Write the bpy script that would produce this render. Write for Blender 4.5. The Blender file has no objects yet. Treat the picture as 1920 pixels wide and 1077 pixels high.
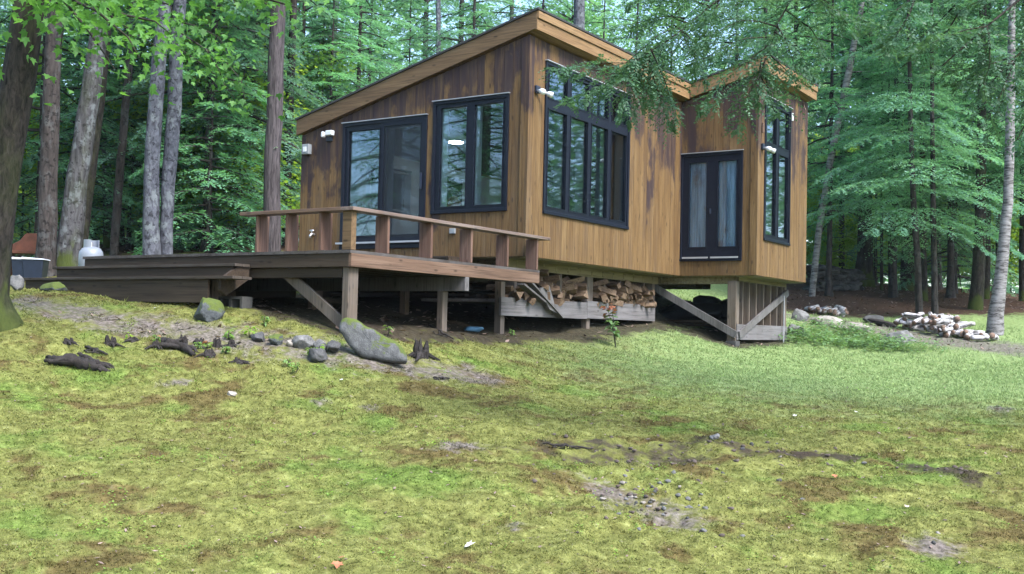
import bpy, bmesh, math, random
import numpy as np
from mathutils import Vector, Matrix

S = bpy.context.scene
COL = S.collection
R = math.radians

# ------------------------------------------------------------------ camera
# House frame: x along the gable wall, y along the front wall, z = 0 at the bottom edge of the siding.
YAW, PITCH, ROLL, FPX = 0.57615, 0.03808, 0.02318, 2062.9
CAM = np.array([9.2101, -14.5081, -1.1443])
_fw = np.array([-math.sin(YAW)*math.cos(PITCH), math.cos(YAW)*math.cos(PITCH), math.sin(PITCH)])
_rt = np.array([math.cos(YAW), math.sin(YAW), 0.0])
_up = np.cross(_rt, _fw)
RT = _rt*math.cos(ROLL)+_up*math.sin(ROLL)
UP = _up*math.cos(ROLL)-_rt*math.sin(ROLL)
FW = _fw
cam_data = bpy.data.cameras.new("camera")
cam = bpy.data.objects.new("camera", cam_data)
COL.objects.link(cam)
cam.matrix_world = Matrix(((RT[0], UP[0], -FW[0], CAM[0]), (RT[1], UP[1], -FW[1], CAM[1]),
                           (RT[2], UP[2], -FW[2], CAM[2]), (0, 0, 0, 1)))
cam_data.sensor_width = 36.0
cam_data.lens = FPX/1920*36.0
cam_data.clip_start = 0.05
cam_data.clip_end = 600
S.camera = cam

# ------------------------------------------------------------------ sky, sun, exposure
SUN_TO = Vector((0.88, -0.22, 1.10)).normalized()
el = math.asin(SUN_TO.z)
world = bpy.data.worlds.new("World")
S.world = world
world.use_nodes = True
wt = world.node_tree
sky = wt.nodes.new("ShaderNodeTexSky")
sky.sky_type = 'NISHITA'
sky.sun_disc = False
sky.sun_elevation = el
sky.sun_rotation = math.atan2(SUN_TO.x, SUN_TO.y)
sky.air_density = 1.0
sky.dust_density = 2.0
sky.ozone_density = 2.5
wt.links.new(sky.outputs[0], wt.nodes["Background"].inputs[0])
wt.nodes["Background"].inputs[1].default_value = 0.15
sun_d = bpy.data.lights.new("sun", 'SUN')
sun_d.energy = 2.0
sun_d.angle = R(22)
sun_d.color = (1.0, 0.995, 0.98)
sun = bpy.data.objects.new("sun", sun_d)
COL.objects.link(sun)
sun.rotation_euler = SUN_TO.to_track_quat('Z', 'Y').to_euler()
S.view_settings.view_transform = 'Standard'
S.view_settings.look = 'None'
S.view_settings.exposure = 1.9
S.view_settings.gamma = 1.0
S.cycles.max_bounces = 10
S.cycles.diffuse_bounces = 6
S.cycles.transparent_max_bounces = 12
S.cycles.caustics_reflective = False
S.cycles.caustics_refractive = False


# ------------------------------------------------------------------ helpers
def at(u, v, d):
    """point seen at pixel (u, v) of the photograph at forward distance d"""
    return CAM+(FW+RT*(u-960)/FPX-UP*(v-538.5)/FPX)*d


class MB:
    """collects geometry for ONE mesh object"""
    def __init__(self):
        self.v = []; self.f = []; self.r = []; self.m = []

    def add(self, vs, fs, rnd=0.0, mi=0):
        n = len(self.v)
        self.v.extend([tuple(map(float, q)) for q in vs])
        for f in fs:
            self.f.append([n+i for i in f]); self.r.append(rnd); self.m.append(mi)

    def hexa(self, b, t, rnd=0.0, mi=0):
        """b, t: 4 bottom and 4 top corners, counter-clockwise from above"""
        self.add(list(b)+list(t), [(3, 2, 1, 0), (4, 5, 6, 7), (0, 1, 5, 4), (1, 2, 6, 5), (2, 3, 7, 6), (3, 0, 4, 7)], rnd, mi)

    def box(self, x0, x1, y0, y1, z0, z1, rnd=0.0, mi=0):
        x0, x1 = min(x0, x1), max(x0, x1); y0, y1 = min(y0, y1), max(y0, y1)
        self.hexa([(x0, y0, z0), (x1, y0, z0), (x1, y1, z0), (x0, y1, z0)],
                  [(x0, y0, z1), (x1, y0, z1), (x1, y1, z1), (x0, y1, z1)], rnd, mi)

    def bar(self, p, q, w, h, up=(0, 0, 1), rnd=0.0, mi=0):
        p, q = Vector(p), Vector(q)
        d = (q-p).normalized(); s = d.cross(Vector(up)).normalized(); t = s.cross(d)
        c = []
        for e in (p, q):
            c.append([e+s*a*w/2+t*b*h/2 for a, b in ((-1, -1), (1, -1), (1, 1), (-1, 1))])
        self.add(c[0]+c[1], [(0, 1, 2, 3), (7, 6, 5, 4), (4, 5, 1, 0), (5, 6, 2, 1), (6, 7, 3, 2), (7, 4, 0, 3)], rnd, mi)

    def tube(self, pts, rad, n=8, rnd=0.0, mi=0, cap=True, wob=0.0, rng=None, mi_cap=None):
        pts = [Vector(p) for p in pts]
        k = len(pts); vs = []; fs = []
        side = None
        for i in range(k):
            d = (pts[min(i+1, k-1)]-pts[max(i-1, 0)]).normalized()
            if side is None:
                side = d.cross(Vector((0.3, 0.9, 0.2))).normalized()
            side = (side-d*side.dot(d)).normalized()
            o = d.cross(side)
            for j in range(n):
                a = 2*math.pi*j/n
                r = rad[i]*(1+(rng.uniform(-wob, wob) if wob else 0))
                vs.append(pts[i]+(side*math.cos(a)+o*math.sin(a))*r)
        for i in range(k-1):
            for j in range(n):
                fs.append((i*n+j, i*n+(j+1) % n, (i+1)*n+(j+1) % n, (i+1)*n+j))
        self.add(vs, fs, rnd, mi)
        if cap:
            m2 = mi if mi_cap is None else mi_cap
            b = len(self.v)-len(vs)
            self.f.append([b+j for j in range(n)][::-1]); self.r.append(rnd); self.m.append(m2)
            self.f.append([b+(k-1)*n+j for j in range(n)]); self.r.append(rnd); self.m.append(m2)

    def mesh(self, name, mats, smooth=False):
        me = bpy.data.meshes.new(name)
        me.from_pydata(self.v, [], self.f)
        if not isinstance(mats, (list, tuple)):
            mats = [mats]
        for m in mats:
            me.materials.append(m)
        at_ = me.attributes.new("rnd", 'FLOAT', 'FACE')
        at_.data.foreach_set("value", np.array(self.r, dtype=np.float32))
        if len(mats) > 1:
            me.polygons.foreach_set("material_index", np.array(self.m, dtype=np.int32))
        if smooth:
            me.polygons.foreach_set("use_smooth", np.ones(len(self.f), dtype=bool))
        me.update()
        return me

    def build(self, name, mats, parent=None, smooth=False, bevel=0.0):
        o = bpy.data.objects.new(name, self.mesh(name, mats, smooth))
        COL.objects.link(o)
        if parent:
            o.parent = parent
        if bevel:
            b = o.modifiers.new("bevel", 'BEVEL'); b.width = bevel; b.segments = 2; b.limit_method = 'ANGLE'
        return o


def np_mesh(name, quads, rnd, mat, nv=4, smooth=False):
    """quads: (n, nv, 3) array of separate faces"""
    n = len(quads)
    me = bpy.data.meshes.new(name)
    me.vertices.add(n*nv)
    me.vertices.foreach_set("co", np.ascontiguousarray(quads, dtype=np.float32).ravel())
    me.loops.add(n*nv)
    me.loops.foreach_set("vertex_index", np.arange(n*nv, dtype=np.int32))
    me.polygons.add(n)
    me.polygons.foreach_set("loop_start", np.arange(0, n*nv, nv, dtype=np.int32))
    a = me.attributes.new("rnd", 'FLOAT', 'FACE')
    a.data.foreach_set("value", np.ascontiguousarray(rnd, dtype=np.float32))
    me.materials.append(mat)
    me.update(calc_edges=True)
    return me


def link(name, me, parent=None, loc=None):
    o = bpy.data.objects.new(name, me); COL.objects.link(o)
    if parent: o.parent = parent
    if loc is not None: o.location = loc
    return o


def tag(o, label=None, cat=None, group=None, kind=None):
    if label: o["label"] = label
    if cat: o["category"] = cat
    if group: o["group"] = group
    if kind: o["kind"] = kind
    return o


def thing(name, label, cat, loc=(0, 0, 0), rz=0.0, group=None):
    o = bpy.data.objects.new(name, None); COL.objects.link(o)
    o.location = loc; o.rotation_euler = (0, 0, rz); o.empty_display_size = 0.2
    return tag(o, label, cat, group)


def dup(root, loc=None, rz=None, sc=None, label=None, group=None):
    r = root.copy(); COL.objects.link(r)
    if loc is not None: r.location = loc
    if rz is not None: r.rotation_euler = (0, 0, rz)
    if sc is not None: r.scale = sc
    if label: r["label"] = label
    if group: r["group"] = group
    for ch in list(root.children):
        c = ch.copy(); COL.objects.link(c); c.parent = r
        for gch in ch.children:
            d = gch.copy(); COL.objects.link(d); d.parent = c
    return r


# numpy noise ------------------------------------------------------
def _hash(ix, iy, s):
    h = (ix.astype(np.int64)*374761393+iy.astype(np.int64)*668265263+s*974634521) & 0xffffffff
    h = ((h ^ (h >> 13))*1274126177) & 0xffffffff
    h = (h ^ (h >> 16)) & 0xffffff
    return h/float(0xffffff)


def vnoise(x, y, s=0):
    ix, iy = np.floor(x), np.floor(y)
    fx, fy = x-ix, y-iy
    fx = fx*fx*(3-2*fx); fy = fy*fy*(3-2*fy)
    a = _hash(ix, iy, s); b = _hash(ix+1, iy, s); c = _hash(ix, iy+1, s); d = _hash(ix+1, iy+1, s)
    return (a*(1-fx)+b*fx)*(1-fy)+(c*(1-fx)+d*fx)*fy


def fbm(x, y, s=0, o=4):
    t = 0; a = 0.5; n = 0
    for i in range(o):
        t = t+a*vnoise(x, y, s+i); n += a
        x = x*2.03+11.7; y = y*2.03+5.3; a *= .5
    return t/n


def sstep(a, b, x):
    t = np.clip((x-a)/(b-a), 0, 1)
    return t*t*(3-2*t)


# ------------------------------------------------------------------ materials
def new_mat(name):
    m = bpy.data.materials.new(name); m.use_nodes = True
    nt = m.node_tree
    return m, nt, nt.nodes["Principled BSDF"]


def nd(nt, typ, **kw):
    n = nt.nodes.new("ShaderNode"+typ)
    for k, v in kw.items():
        if k.startswith("i_"):
            n.inputs[k[2:].replace("_", " ")].default_value = v
        else:
            setattr(n, k, v)
    return n


def lk(nt, a, b): nt.links.new(a, b)


def ramp(nt, fac, stops, interp='LINEAR'):
    r = nd(nt, "ValToRGB")
    cr = r.color_ramp; cr.interpolation = interp
    while len(cr.elements) < len(stops): cr.elements.new(0.5)
    for e, (p, c) in zip(cr.elements, stops):
        e.position = p; e.color = (c[0], c[1], c[2], 1) if len(c) == 3 else c
    lk(nt, fac, r.inputs[0])
    return r.outputs[0]


def mathn(nt, op, a, b=None, clamp=False):
    n = nd(nt, "Math", operation=op); n.use_clamp = clamp
    for i, q in enumerate((a, b)):
        if q is None: continue
        if isinstance(q, (int, float)): n.inputs[i].default_value = q
        else: lk(nt, q, n.inputs[i])
    return n.outputs[0]


def mixc(nt, fac, a, b, mode='MIX'):
    n = nd(nt, "MixRGB", blend_type=mode)
    for i, q in enumerate((fac, a, b)):
        if isinstance(q, (int, float)): n.inputs[i].default_value = q
        elif isinstance(q, tuple): n.inputs[i].default_value = (*q, 1)
        else: lk(nt, q, n.inputs[i])
    return n.outputs[0]


def maprange(nt, v, a, b, c=0.0, d=1.0):
    n = nd(nt, "MapRange", interpolation_type='SMOOTHSTEP')
    lk(nt, v, n.inputs[0])
    for i, q in enumerate((a, b, c, d)): n.inputs[i+1].default_value = q
    return n.outputs[0]


def pos(nt, scale=(1, 1, 1), obj=False, off=None):
    src = nd(nt, "TexCoord").outputs["Object"] if obj else nd(nt, "NewGeometry").outputs["Position"]
    m = nd(nt, "Mapping"); m.inputs["Scale"].default_value = scale
    lk(nt, src, m.inputs["Vector"])
    if off is not None: lk(nt, off, m.inputs["Location"])
    return m.outputs[0]


def noise(nt, vec, scale=5, detail=4, rough=.55, dist=0.0):
    n = nd(nt, "TexNoise"); n.inputs["Scale"].default_value = scale; n.inputs["Detail"].default_value = detail
    n.inputs["Roughness"].default_value = rough; n.inputs["Distortion"].default_value = dist
    if vec is not None: lk(nt, vec, n.inputs["Vector"])
    return n.outputs["Fac"]


def attr(nt, name):
    a = nd(nt, "Attribute"); a.attribute_name = name
    return a


def bump(nt, bs, h, strength=.3, dist=.01):
    b = nd(nt, "Bump"); b.inputs["Strength"].default_value = strength; b.inputs["Distance"].default_value = dist
    lk(nt, h, b.inputs["Height"]); lk(nt, b.outputs[0], bs.inputs["Normal"])


def plain(name, col, rough=.6, var=.25, scale=12, metal=0.0, bmp=.1, spec=.4):
    m, nt, bs = new_mat(name)
    p = pos(nt, obj=True)
    f = noise(nt, p, scale, 5)
    c = ramp(nt, f, [(.25, tuple(q*(1-var) for q in col)), (.75, tuple(min(1, q*(1+var)) for q in col))])
    lk(nt, c, bs.inputs["Base Color"])
    bs.inputs["Roughness"].default_value = rough; bs.inputs["Metallic"].default_value = metal
    bs.inputs["Specular IOR Level"].default_value = spec
    if bmp: bump(nt, bs, f, bmp)
    return m


def wood(name, axis, dark, mid, light, rough=.7, stain=False, grain=22, grey=0.0, spec=.25):
    """grain runs along axis (0, 1, 2)"""
    m, nt, bs = new_mat(name)
    rn = attr(nt, "rnd").outputs["Fac"]
    off = nd(nt, "CombineXYZ")
    k = mathn(nt, 'MULTIPLY', rn, 37.0)
    for i in range(3): lk(nt, k, off.inputs[i])
    sc = [grain]*3; sc[axis] = grain*.045
    v1 = pos(nt, tuple(sc), off=off.outputs[0])
    g1 = noise(nt, v1, 1.0, 5, .65, .6)
    sc2 = [5]*3; sc2[axis] = .8
    v2 = pos(nt, tuple(sc2), off=off.outputs[0])
    g2 = noise(nt, v2, 1.0, 3, .5)
    f = mathn(nt, 'ADD', mathn(nt, 'MULTIPLY', g1, .55), mathn(nt, 'MULTIPLY', g2, .45))
    f = mathn(nt, 'ADD', f, mathn(nt, 'MULTIPLY', mathn(nt, 'SUBTRACT', rn, .5), .07))
    c = ramp(nt, f, [(.28, dark), (.5, mid), (.72, light)])
    sc3 = [grain*2.2]*3; sc3[axis] = grain*.05
    g3 = noise(nt, pos(nt, tuple(sc3), off=off.outputs[0]), 1.0, 3, .7)
    c = mixc(nt, mathn(nt, 'MULTIPLY', maprange(nt, g3, .50, .64), .6), c, tuple(q*.55 for q in dark))
    # knots
    sck = [9.0]*3; sck[axis] = 3.2
    vk = nd(nt, "TexVoronoi"); vk.inputs["Scale"].default_value = 1.0
    lk(nt, pos(nt, tuple(sck), off=off.outputs[0]), vk.inputs["Vector"])
    kn = maprange(nt, vk.outputs["Distance"], .20, .06)
    c = mixc(nt, mathn(nt, 'MULTIPLY', kn, .75), c, tuple(q*.35 for q in dark))
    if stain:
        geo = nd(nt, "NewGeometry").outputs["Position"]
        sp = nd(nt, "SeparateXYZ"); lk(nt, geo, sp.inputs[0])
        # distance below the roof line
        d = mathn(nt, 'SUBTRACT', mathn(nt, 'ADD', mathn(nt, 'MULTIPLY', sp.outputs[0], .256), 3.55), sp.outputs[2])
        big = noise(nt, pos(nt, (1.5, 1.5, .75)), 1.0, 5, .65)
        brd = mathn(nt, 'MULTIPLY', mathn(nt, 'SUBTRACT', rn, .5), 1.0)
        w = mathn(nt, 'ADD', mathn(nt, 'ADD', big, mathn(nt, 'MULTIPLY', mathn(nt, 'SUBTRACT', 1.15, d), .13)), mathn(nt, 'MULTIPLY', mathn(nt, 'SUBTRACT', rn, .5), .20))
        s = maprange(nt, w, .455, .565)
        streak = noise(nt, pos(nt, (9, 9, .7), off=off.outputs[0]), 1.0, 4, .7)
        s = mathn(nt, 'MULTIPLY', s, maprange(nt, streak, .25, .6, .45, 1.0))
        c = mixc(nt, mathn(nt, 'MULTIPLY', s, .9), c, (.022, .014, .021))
        # streaky grey-violet weathering scattered over the boards
        w2 = maprange(nt, noise(nt, pos(nt, (3.2, 3.2, .5), off=off.outputs[0]), 1.0, 5, .65), .48, .66)
        c = mixc(nt, mathn(nt, 'MULTIPLY', w2, .32), c, (.065, .045, .036))
    if grey:
        w2 = noise(nt, pos(nt, (3, 3, 3)), 1.0, 5, .6)
        c = mixc(nt, maprange(nt, w2, .35, .65, 0, grey), c, (.15, .148, .155))
    lk(nt, c, bs.inputs["Base Color"])
    bs.inputs["Roughness"].default_value = rough
    bs.inputs["Specular IOR Level"].default_value = spec
    bump(nt, bs, g1, .6, .006)
    return m


M = {}
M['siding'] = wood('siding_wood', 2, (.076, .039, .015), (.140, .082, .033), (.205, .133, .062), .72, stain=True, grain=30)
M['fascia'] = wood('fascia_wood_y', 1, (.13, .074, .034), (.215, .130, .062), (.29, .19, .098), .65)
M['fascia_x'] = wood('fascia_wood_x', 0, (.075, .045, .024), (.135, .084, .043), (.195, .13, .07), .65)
M['deck'] = wood('deck_board_wood', 1, (.035, .028, .025), (.066, .054, .048), (.11, .095, .087), .8, grey=.3)
M['tread'] = wood('tread_wood', 0, (.030, .022, .016), (.054, .041, .031), (.088, .070, .057), .8, grey=.12)
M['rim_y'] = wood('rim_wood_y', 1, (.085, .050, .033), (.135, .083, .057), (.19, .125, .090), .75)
M['rim_x'] = wood('rim_wood_x_shaded', 0, (.028, .019, .013), (.046, .032, .022), (.070, .051, .038), .75)  # darker copy of the rim wood; shade of front and underside in the colour
M['rail_y'] = wood('rail_wood_y', 1, (.09, .054, .041), (.155, .103, .08), (.235, .172, .145), .6, grey=.25, spec=.5)
M['rail_x'] = wood('rail_wood_x', 0, (.085, .048, .032), (.14, .082, .055), (.20, .125, .085), .6, spec=.5)
M['railpost'] = wood('rail_post_wood', 2, (.080, .042, .030), (.130, .074, .054), (.18, .112, .086), .75)
M['post'] = wood('post_wood', 2, (.070, .052, .039), (.120, .092, .070), (.175, .14, .112), .85, grey=.2)
M['greywood_y'] = wood('grey_board_y', 1, (.075, .068, .066), (.14, .13, .132), (.215, .205, .215), .85, grey=.35)
M['greywood_z'] = wood('grey_board_z', 2, (.055, .050, .048), (.105, .097, .094), (.16, .15, .149), .85, grey=.35)
M['ply'] = wood('plywood', 1, (.11, .088, .045), (.18, .15, .085), (.25, .215, .13), .8, grain=10)
M['split'] = wood('split_wood', 0, (.066, .040, .026), (.135, .090, .058), (.25, .182, .125), .8, grain=30)
M['bark'] = None
M['panel'] = wood('dim_room_wood', 2, (.012, .009, .007), (.028, .020, .015), (.05, .036, .027), .6)  # dark lining wood; the room's dimness is put into its colour
M['black'] = plain('black_frame_paint', (.006, .008, .016), .45, .3, 20, bmp=.03, spec=.22)
M['roofing'] = plain('dark_roofing', (.03, .03, .032), .7, .4, 30)
M['white'] = plain('white_plaster', (.80, .83, .86), .8, .05, 8, bmp=.02)
M['whitepaint'] = plain('white_paint', (.62, .64, .66), .35, .04, 10, bmp=.02)
M['drip'] = plain('drip_cap_metal', (.36, .37, .40), .35, .1, 10, metal=.3)
M['sheath'] = plain('sheathing', (.03, .022, .016), .9, .2)
M['concrete'] = plain('concrete', (.055, .054, .053), .9, .25, 25, bmp=.3)
M['greybox'] = plain('grey_plastic', (.22, .235, .25), .5, .08, 8)
M['tank'] = plain('tank_paint', (.19, .21, .25), .35, .06, 6)
M['darkplastic'] = plain('dark_plastic', (.012, .018, .035), .4, .3, 8)
M['binrim'] = plain('bin_rim', (.55, .58, .66), .45, .1, 8)
M['redwood'] = plain('red_stained_wood', (.13, .045, .025), .6, .3, 8)
M['tarp'] = plain('black_tarp', (.010, .010, .012), .45, .4, 5, bmp=.3)
M['bluetarp'] = plain('blue_tarp', (.10, .22, .34), .5, .3, 6, bmp=.3)
M['picture'] = plain('dark_picture', (.035, .045, .055), .5, .5, 3)
M['orange'] = plain('orange_wood', (.35, .13, .06), .5, .3, 8)
M['candle'] = plain('red_candle', (.30, .04, .03), .4, .2, 8)
M['hose'] = plain('pale_hose', (.55, .68, .66), .4, .1, 8)
M['brass'] = plain('steel_tap', (.6, .6, .62), .3, .1, 8, metal=.8)


def mat_glass():
    m, nt, bs = new_mat('window_glass')
    out = nt.nodes["Material Output"]
    nt.nodes.remove(bs)
    tr = nd(nt, "BsdfTransparent"); tr.inputs[0].default_value = (.82, .90, .94, 1)
    gl = nd(nt, "BsdfGlossy"); gl.inputs["Roughness"].default_value = .015
    gl.inputs[0].default_value = (.9, .95, 1, 1)
    fr = nd(nt, "Fresnel"); fr.inputs[0].default_value = 1.55
    f = mathn(nt, 'ADD', mathn(nt, 'MULTIPLY', fr.outputs[0], .9), .02, True)
    mx = nd(nt, "MixShader")
    lk(nt, f, mx.inputs[0]); lk(nt, tr.outputs[0], mx.inputs[1]); lk(nt, gl.outputs[0], mx.inputs[2])
    lk(nt, mx.outputs[0], out.inputs[0])
    return m


M['glass'] = mat_glass()
_m, _nt, _bs = new_mat('lamp_glow')
_bs.inputs["Base Color"].default_value = (1, .9, .75, 1)
_bs.inputs["Emission Color"].default_value = (1, .93, .84, 1); _bs.inputs["Emission Strength"].default_value = 26.0
M['glow'] = _m


def mat_leaf(name, lo, hi, trans=.35, hue=.0, spec=.3, rough=.5):
    m, nt, bs = new_mat(name)
    out = nt.nodes["Material Output"]
    rn = attr(nt, "rnd").outputs["Fac"]
    oi = nd(nt, "ObjectInfo").outputs["Random"]
    cl = noise(nt, pos(nt), .55, 3)
    f = mathn(nt, 'ADD', mathn(nt, 'ADD', mathn(nt, 'MULTIPLY', rn, .45), mathn(nt, 'MULTIPLY', cl, .7)), mathn(nt, 'MULTIPLY', mathn(nt, 'SUBTRACT', oi, .5), .35))
    c = ramp(nt, f, [(.25, lo), (.85, hi)])
    hs = nd(nt, "HueSaturation"); lk(nt, c, hs.inputs["Color"])
    lk(nt, mathn(nt, 'ADD', mathn(nt, 'MULTIPLY', oi, -.045), .512), hs.inputs["Hue"]); lk(nt, mathn(nt, 'ADD', mathn(nt, 'MULTIPLY', oi, .3), .85), hs.inputs["Saturation"])
    c = hs.outputs[0]
    lk(nt, c, bs.inputs["Base Color"])
    bs.inputs["Roughness"].default_value = rough; bs.inputs["Specular IOR Level"].default_value = spec
    tl = nd(nt, "BsdfTranslucent")
    ct = mixc(nt, 1.0, c, (1.25, 1.3, .7), 'MULTIPLY')
    lk(nt, ct, tl.inputs[0])
    mx = nd(nt, "MixShader"); mx.inputs[0].default_value = trans
    lk(nt, bs.outputs[0], mx.inputs[1]); lk(nt, tl.outputs[0], mx.inputs[2]); lk(nt, mx.outputs[0], out.inputs[0])
    return m


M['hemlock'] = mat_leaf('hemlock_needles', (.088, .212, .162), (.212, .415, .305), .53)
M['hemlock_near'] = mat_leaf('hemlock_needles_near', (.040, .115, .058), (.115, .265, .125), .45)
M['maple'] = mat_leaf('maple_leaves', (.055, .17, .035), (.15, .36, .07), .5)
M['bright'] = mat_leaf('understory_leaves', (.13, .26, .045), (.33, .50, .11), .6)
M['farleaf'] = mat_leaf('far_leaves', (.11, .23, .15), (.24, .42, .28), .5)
M['fern'] = mat_leaf('fern_leaves', (.10, .19, .07), (.24, .40, .16), .4)
M['redleaf'] = mat_leaf('red_leaves', (.20, .06, .03), (.38, .16, .08), .3)
M['deadleaf'] = plain('dead_leaf', (.45, .36, .30), .7, .4, 10)
M['paleleaf'] = plain('pale_leaf', (.62, .60, .58), .7, .2, 10)
M['redfall'] = plain('red_fallen_leaf', (.33, .12, .06), .7, .4, 10)


def mat_bark(name, c0, c1, moss=0.0, lichen=0.0, zs=.18, scale=14, base_moss=0.0):
    m, nt, bs = new_mat(name)
    v = pos(nt, (1, 1, zs), obj=True)
    f = noise(nt, v, scale, 6, .65, .8)
    c = ramp(nt, f, [(.32, c0), (.68, c1)])
    if lichen:
        l = maprange(nt, noise(nt, pos(nt, (1, 1, .7), obj=True), 5.5, 5, .6), .5, .62)
        c = mixc(nt, mathn(nt, 'MULTIPLY', l, lichen), c, (.20, .225, .235))
        l2 = maprange(nt, noise(nt, pos(nt, (1, 1, 1.2), obj=True), 9.0, 3, .6), .56, .64)
        c = mixc(nt, mathn(nt, 'MULTIPLY', l2, .75), c, tuple(q*.5 for q in c0))
    if moss:
        g = maprange(nt, noise(nt, pos(nt, (1, 1, .5), obj=True), 3.0, 5), .45, .65)
        sz = nd(nt, "SeparateXYZ"); lk(nt, pos(nt, obj=True), sz.inputs[0])
        g = mathn(nt, 'ADD', mathn(nt, 'MULTIPLY', g, moss), mathn(nt, 'MULTIPLY', maprange(nt, mathn(nt, 'ADD', sz.outputs[2], mathn(nt, 'MULTIPLY', g, -.35)), .45, .0), .9), True)
        c = mixc(nt, g, c, mixc(nt, f, (.018, .026, .006), (.075, .095, .022)))
    lk(nt, c, bs.inputs["Base Color"])
    bs.inputs["Roughness"].default_value = .9; bs.inputs["Specular IOR Level"].default_value = .2
    bump(nt, bs, f, .7, .03)
    return m


M['bark_dark'] = mat_bark('dark_mossy_bark', (.004, .0036, .0034), (.055, .046, .040), moss=.3, zs=.32, scale=20)
M['bark_brown'] = mat_bark('brown_bark', (.012, .010, .010), (.066, .055, .051), lichen=.15)
M['bark_grey'] = mat_bark('grey_lichen_bark', (.020, .019, .021), (.095, .092, .098), lichen=.5, moss=.25)
M['bark_pale'] = mat_bark('pale_lichen_bark', (.030, .030, .038), (.135, .142, .172), lichen=.6, zs=.5)
M['bark_furrow'] = mat_bark('furrowed_bark', (.016, .013, .014), (.115, .098, .102), zs=.10, scale=24)


def mat_birch(name, k=1.0):
    m, nt, bs = new_mat(name)
    v = pos(nt, (1, 1, 4.5), obj=True)
    f = noise(nt, v, 4.0, 5, .7)
    c = ramp(nt, f, [(.40, (.035, .030, .030)), (.50, (.34*k, .32*k, .32*k)), (.7, (.60*k, .58*k, .60*k))])
    lk(nt, c, bs.inputs["Base Color"]); bs.inputs["Roughness"].default_value = .75
    bump(nt, bs, f, .3, .01)
    return m


M['birch'] = mat_birch('birch_bark')
M['birch_tree'] = mat_birch('birch_tree_bark', .48)
M['cutend'] = plain('cut_log_end', (.17, .11, .08), .85, .4, 18, bmp=.2)


def mat_rock(name, c0, c1, moss=.0):
    m, nt, bs = new_mat(name)
    f = noise(nt, pos(nt, obj=True), 9, 8, .65)
    sp = noise(nt, pos(nt, obj=True), 60, 3, .7)
    f2 = mathn(nt, 'ADD', mathn(nt, 'MULTIPLY', f, .6), mathn(nt, 'MULTIPLY', sp, .4))
    c = ramp(nt, f2, [(.33, c0), (.66, c1)])
    if moss:
        nz = nd(nt, "SeparateXYZ"); lk(nt, nd(nt, "NewGeometry").outputs["Normal"], nz.inputs[0])
        w = mathn(nt, 'ADD', nz.outputs[2], mathn(nt, 'MULTIPLY', mathn(nt, 'SUBTRACT', noise(nt, pos(nt, obj=True), 6, 5, .6), .5), 2.2))
        g = maprange(nt, w, .85-moss*.55, 1.05-moss*.45)
        c = mixc(nt, g, c, mixc(nt, sp, (.04, .060, .012), (.115, .145, .035)))
    lk(nt, c, bs.inputs["Base Color"]); bs.inputs["Roughness"].default_value = .9
    bs.inputs["Specular IOR Level"].default_value = .25
    bump(nt, bs, f2, .5, .03)
    return m


M['rock'] = mat_rock('grey_rock', (.066, .065, .065), (.21, .207, .205))
M['rockmoss'] = mat_rock('mossy_rock', (.03, .034, .038), (.115, .125, .132), 1.3)
M['rockmoss_edge'] = mat_rock('edge_mossy_rock', (.036, .037, .038), (.15, .152, .155), .95)
M['rockdark'] = mat_rock('dark_rock', (.03, .03, .031), (.105, .104, .105))
M['rocktan'] = mat_rock('tan_rock', (.16, .14, .12), (.36, .33, .30))
M['rotwood'] = mat_rock('rotten_wood', (.007, .006, .006), (.045, .038, .036))


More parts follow.
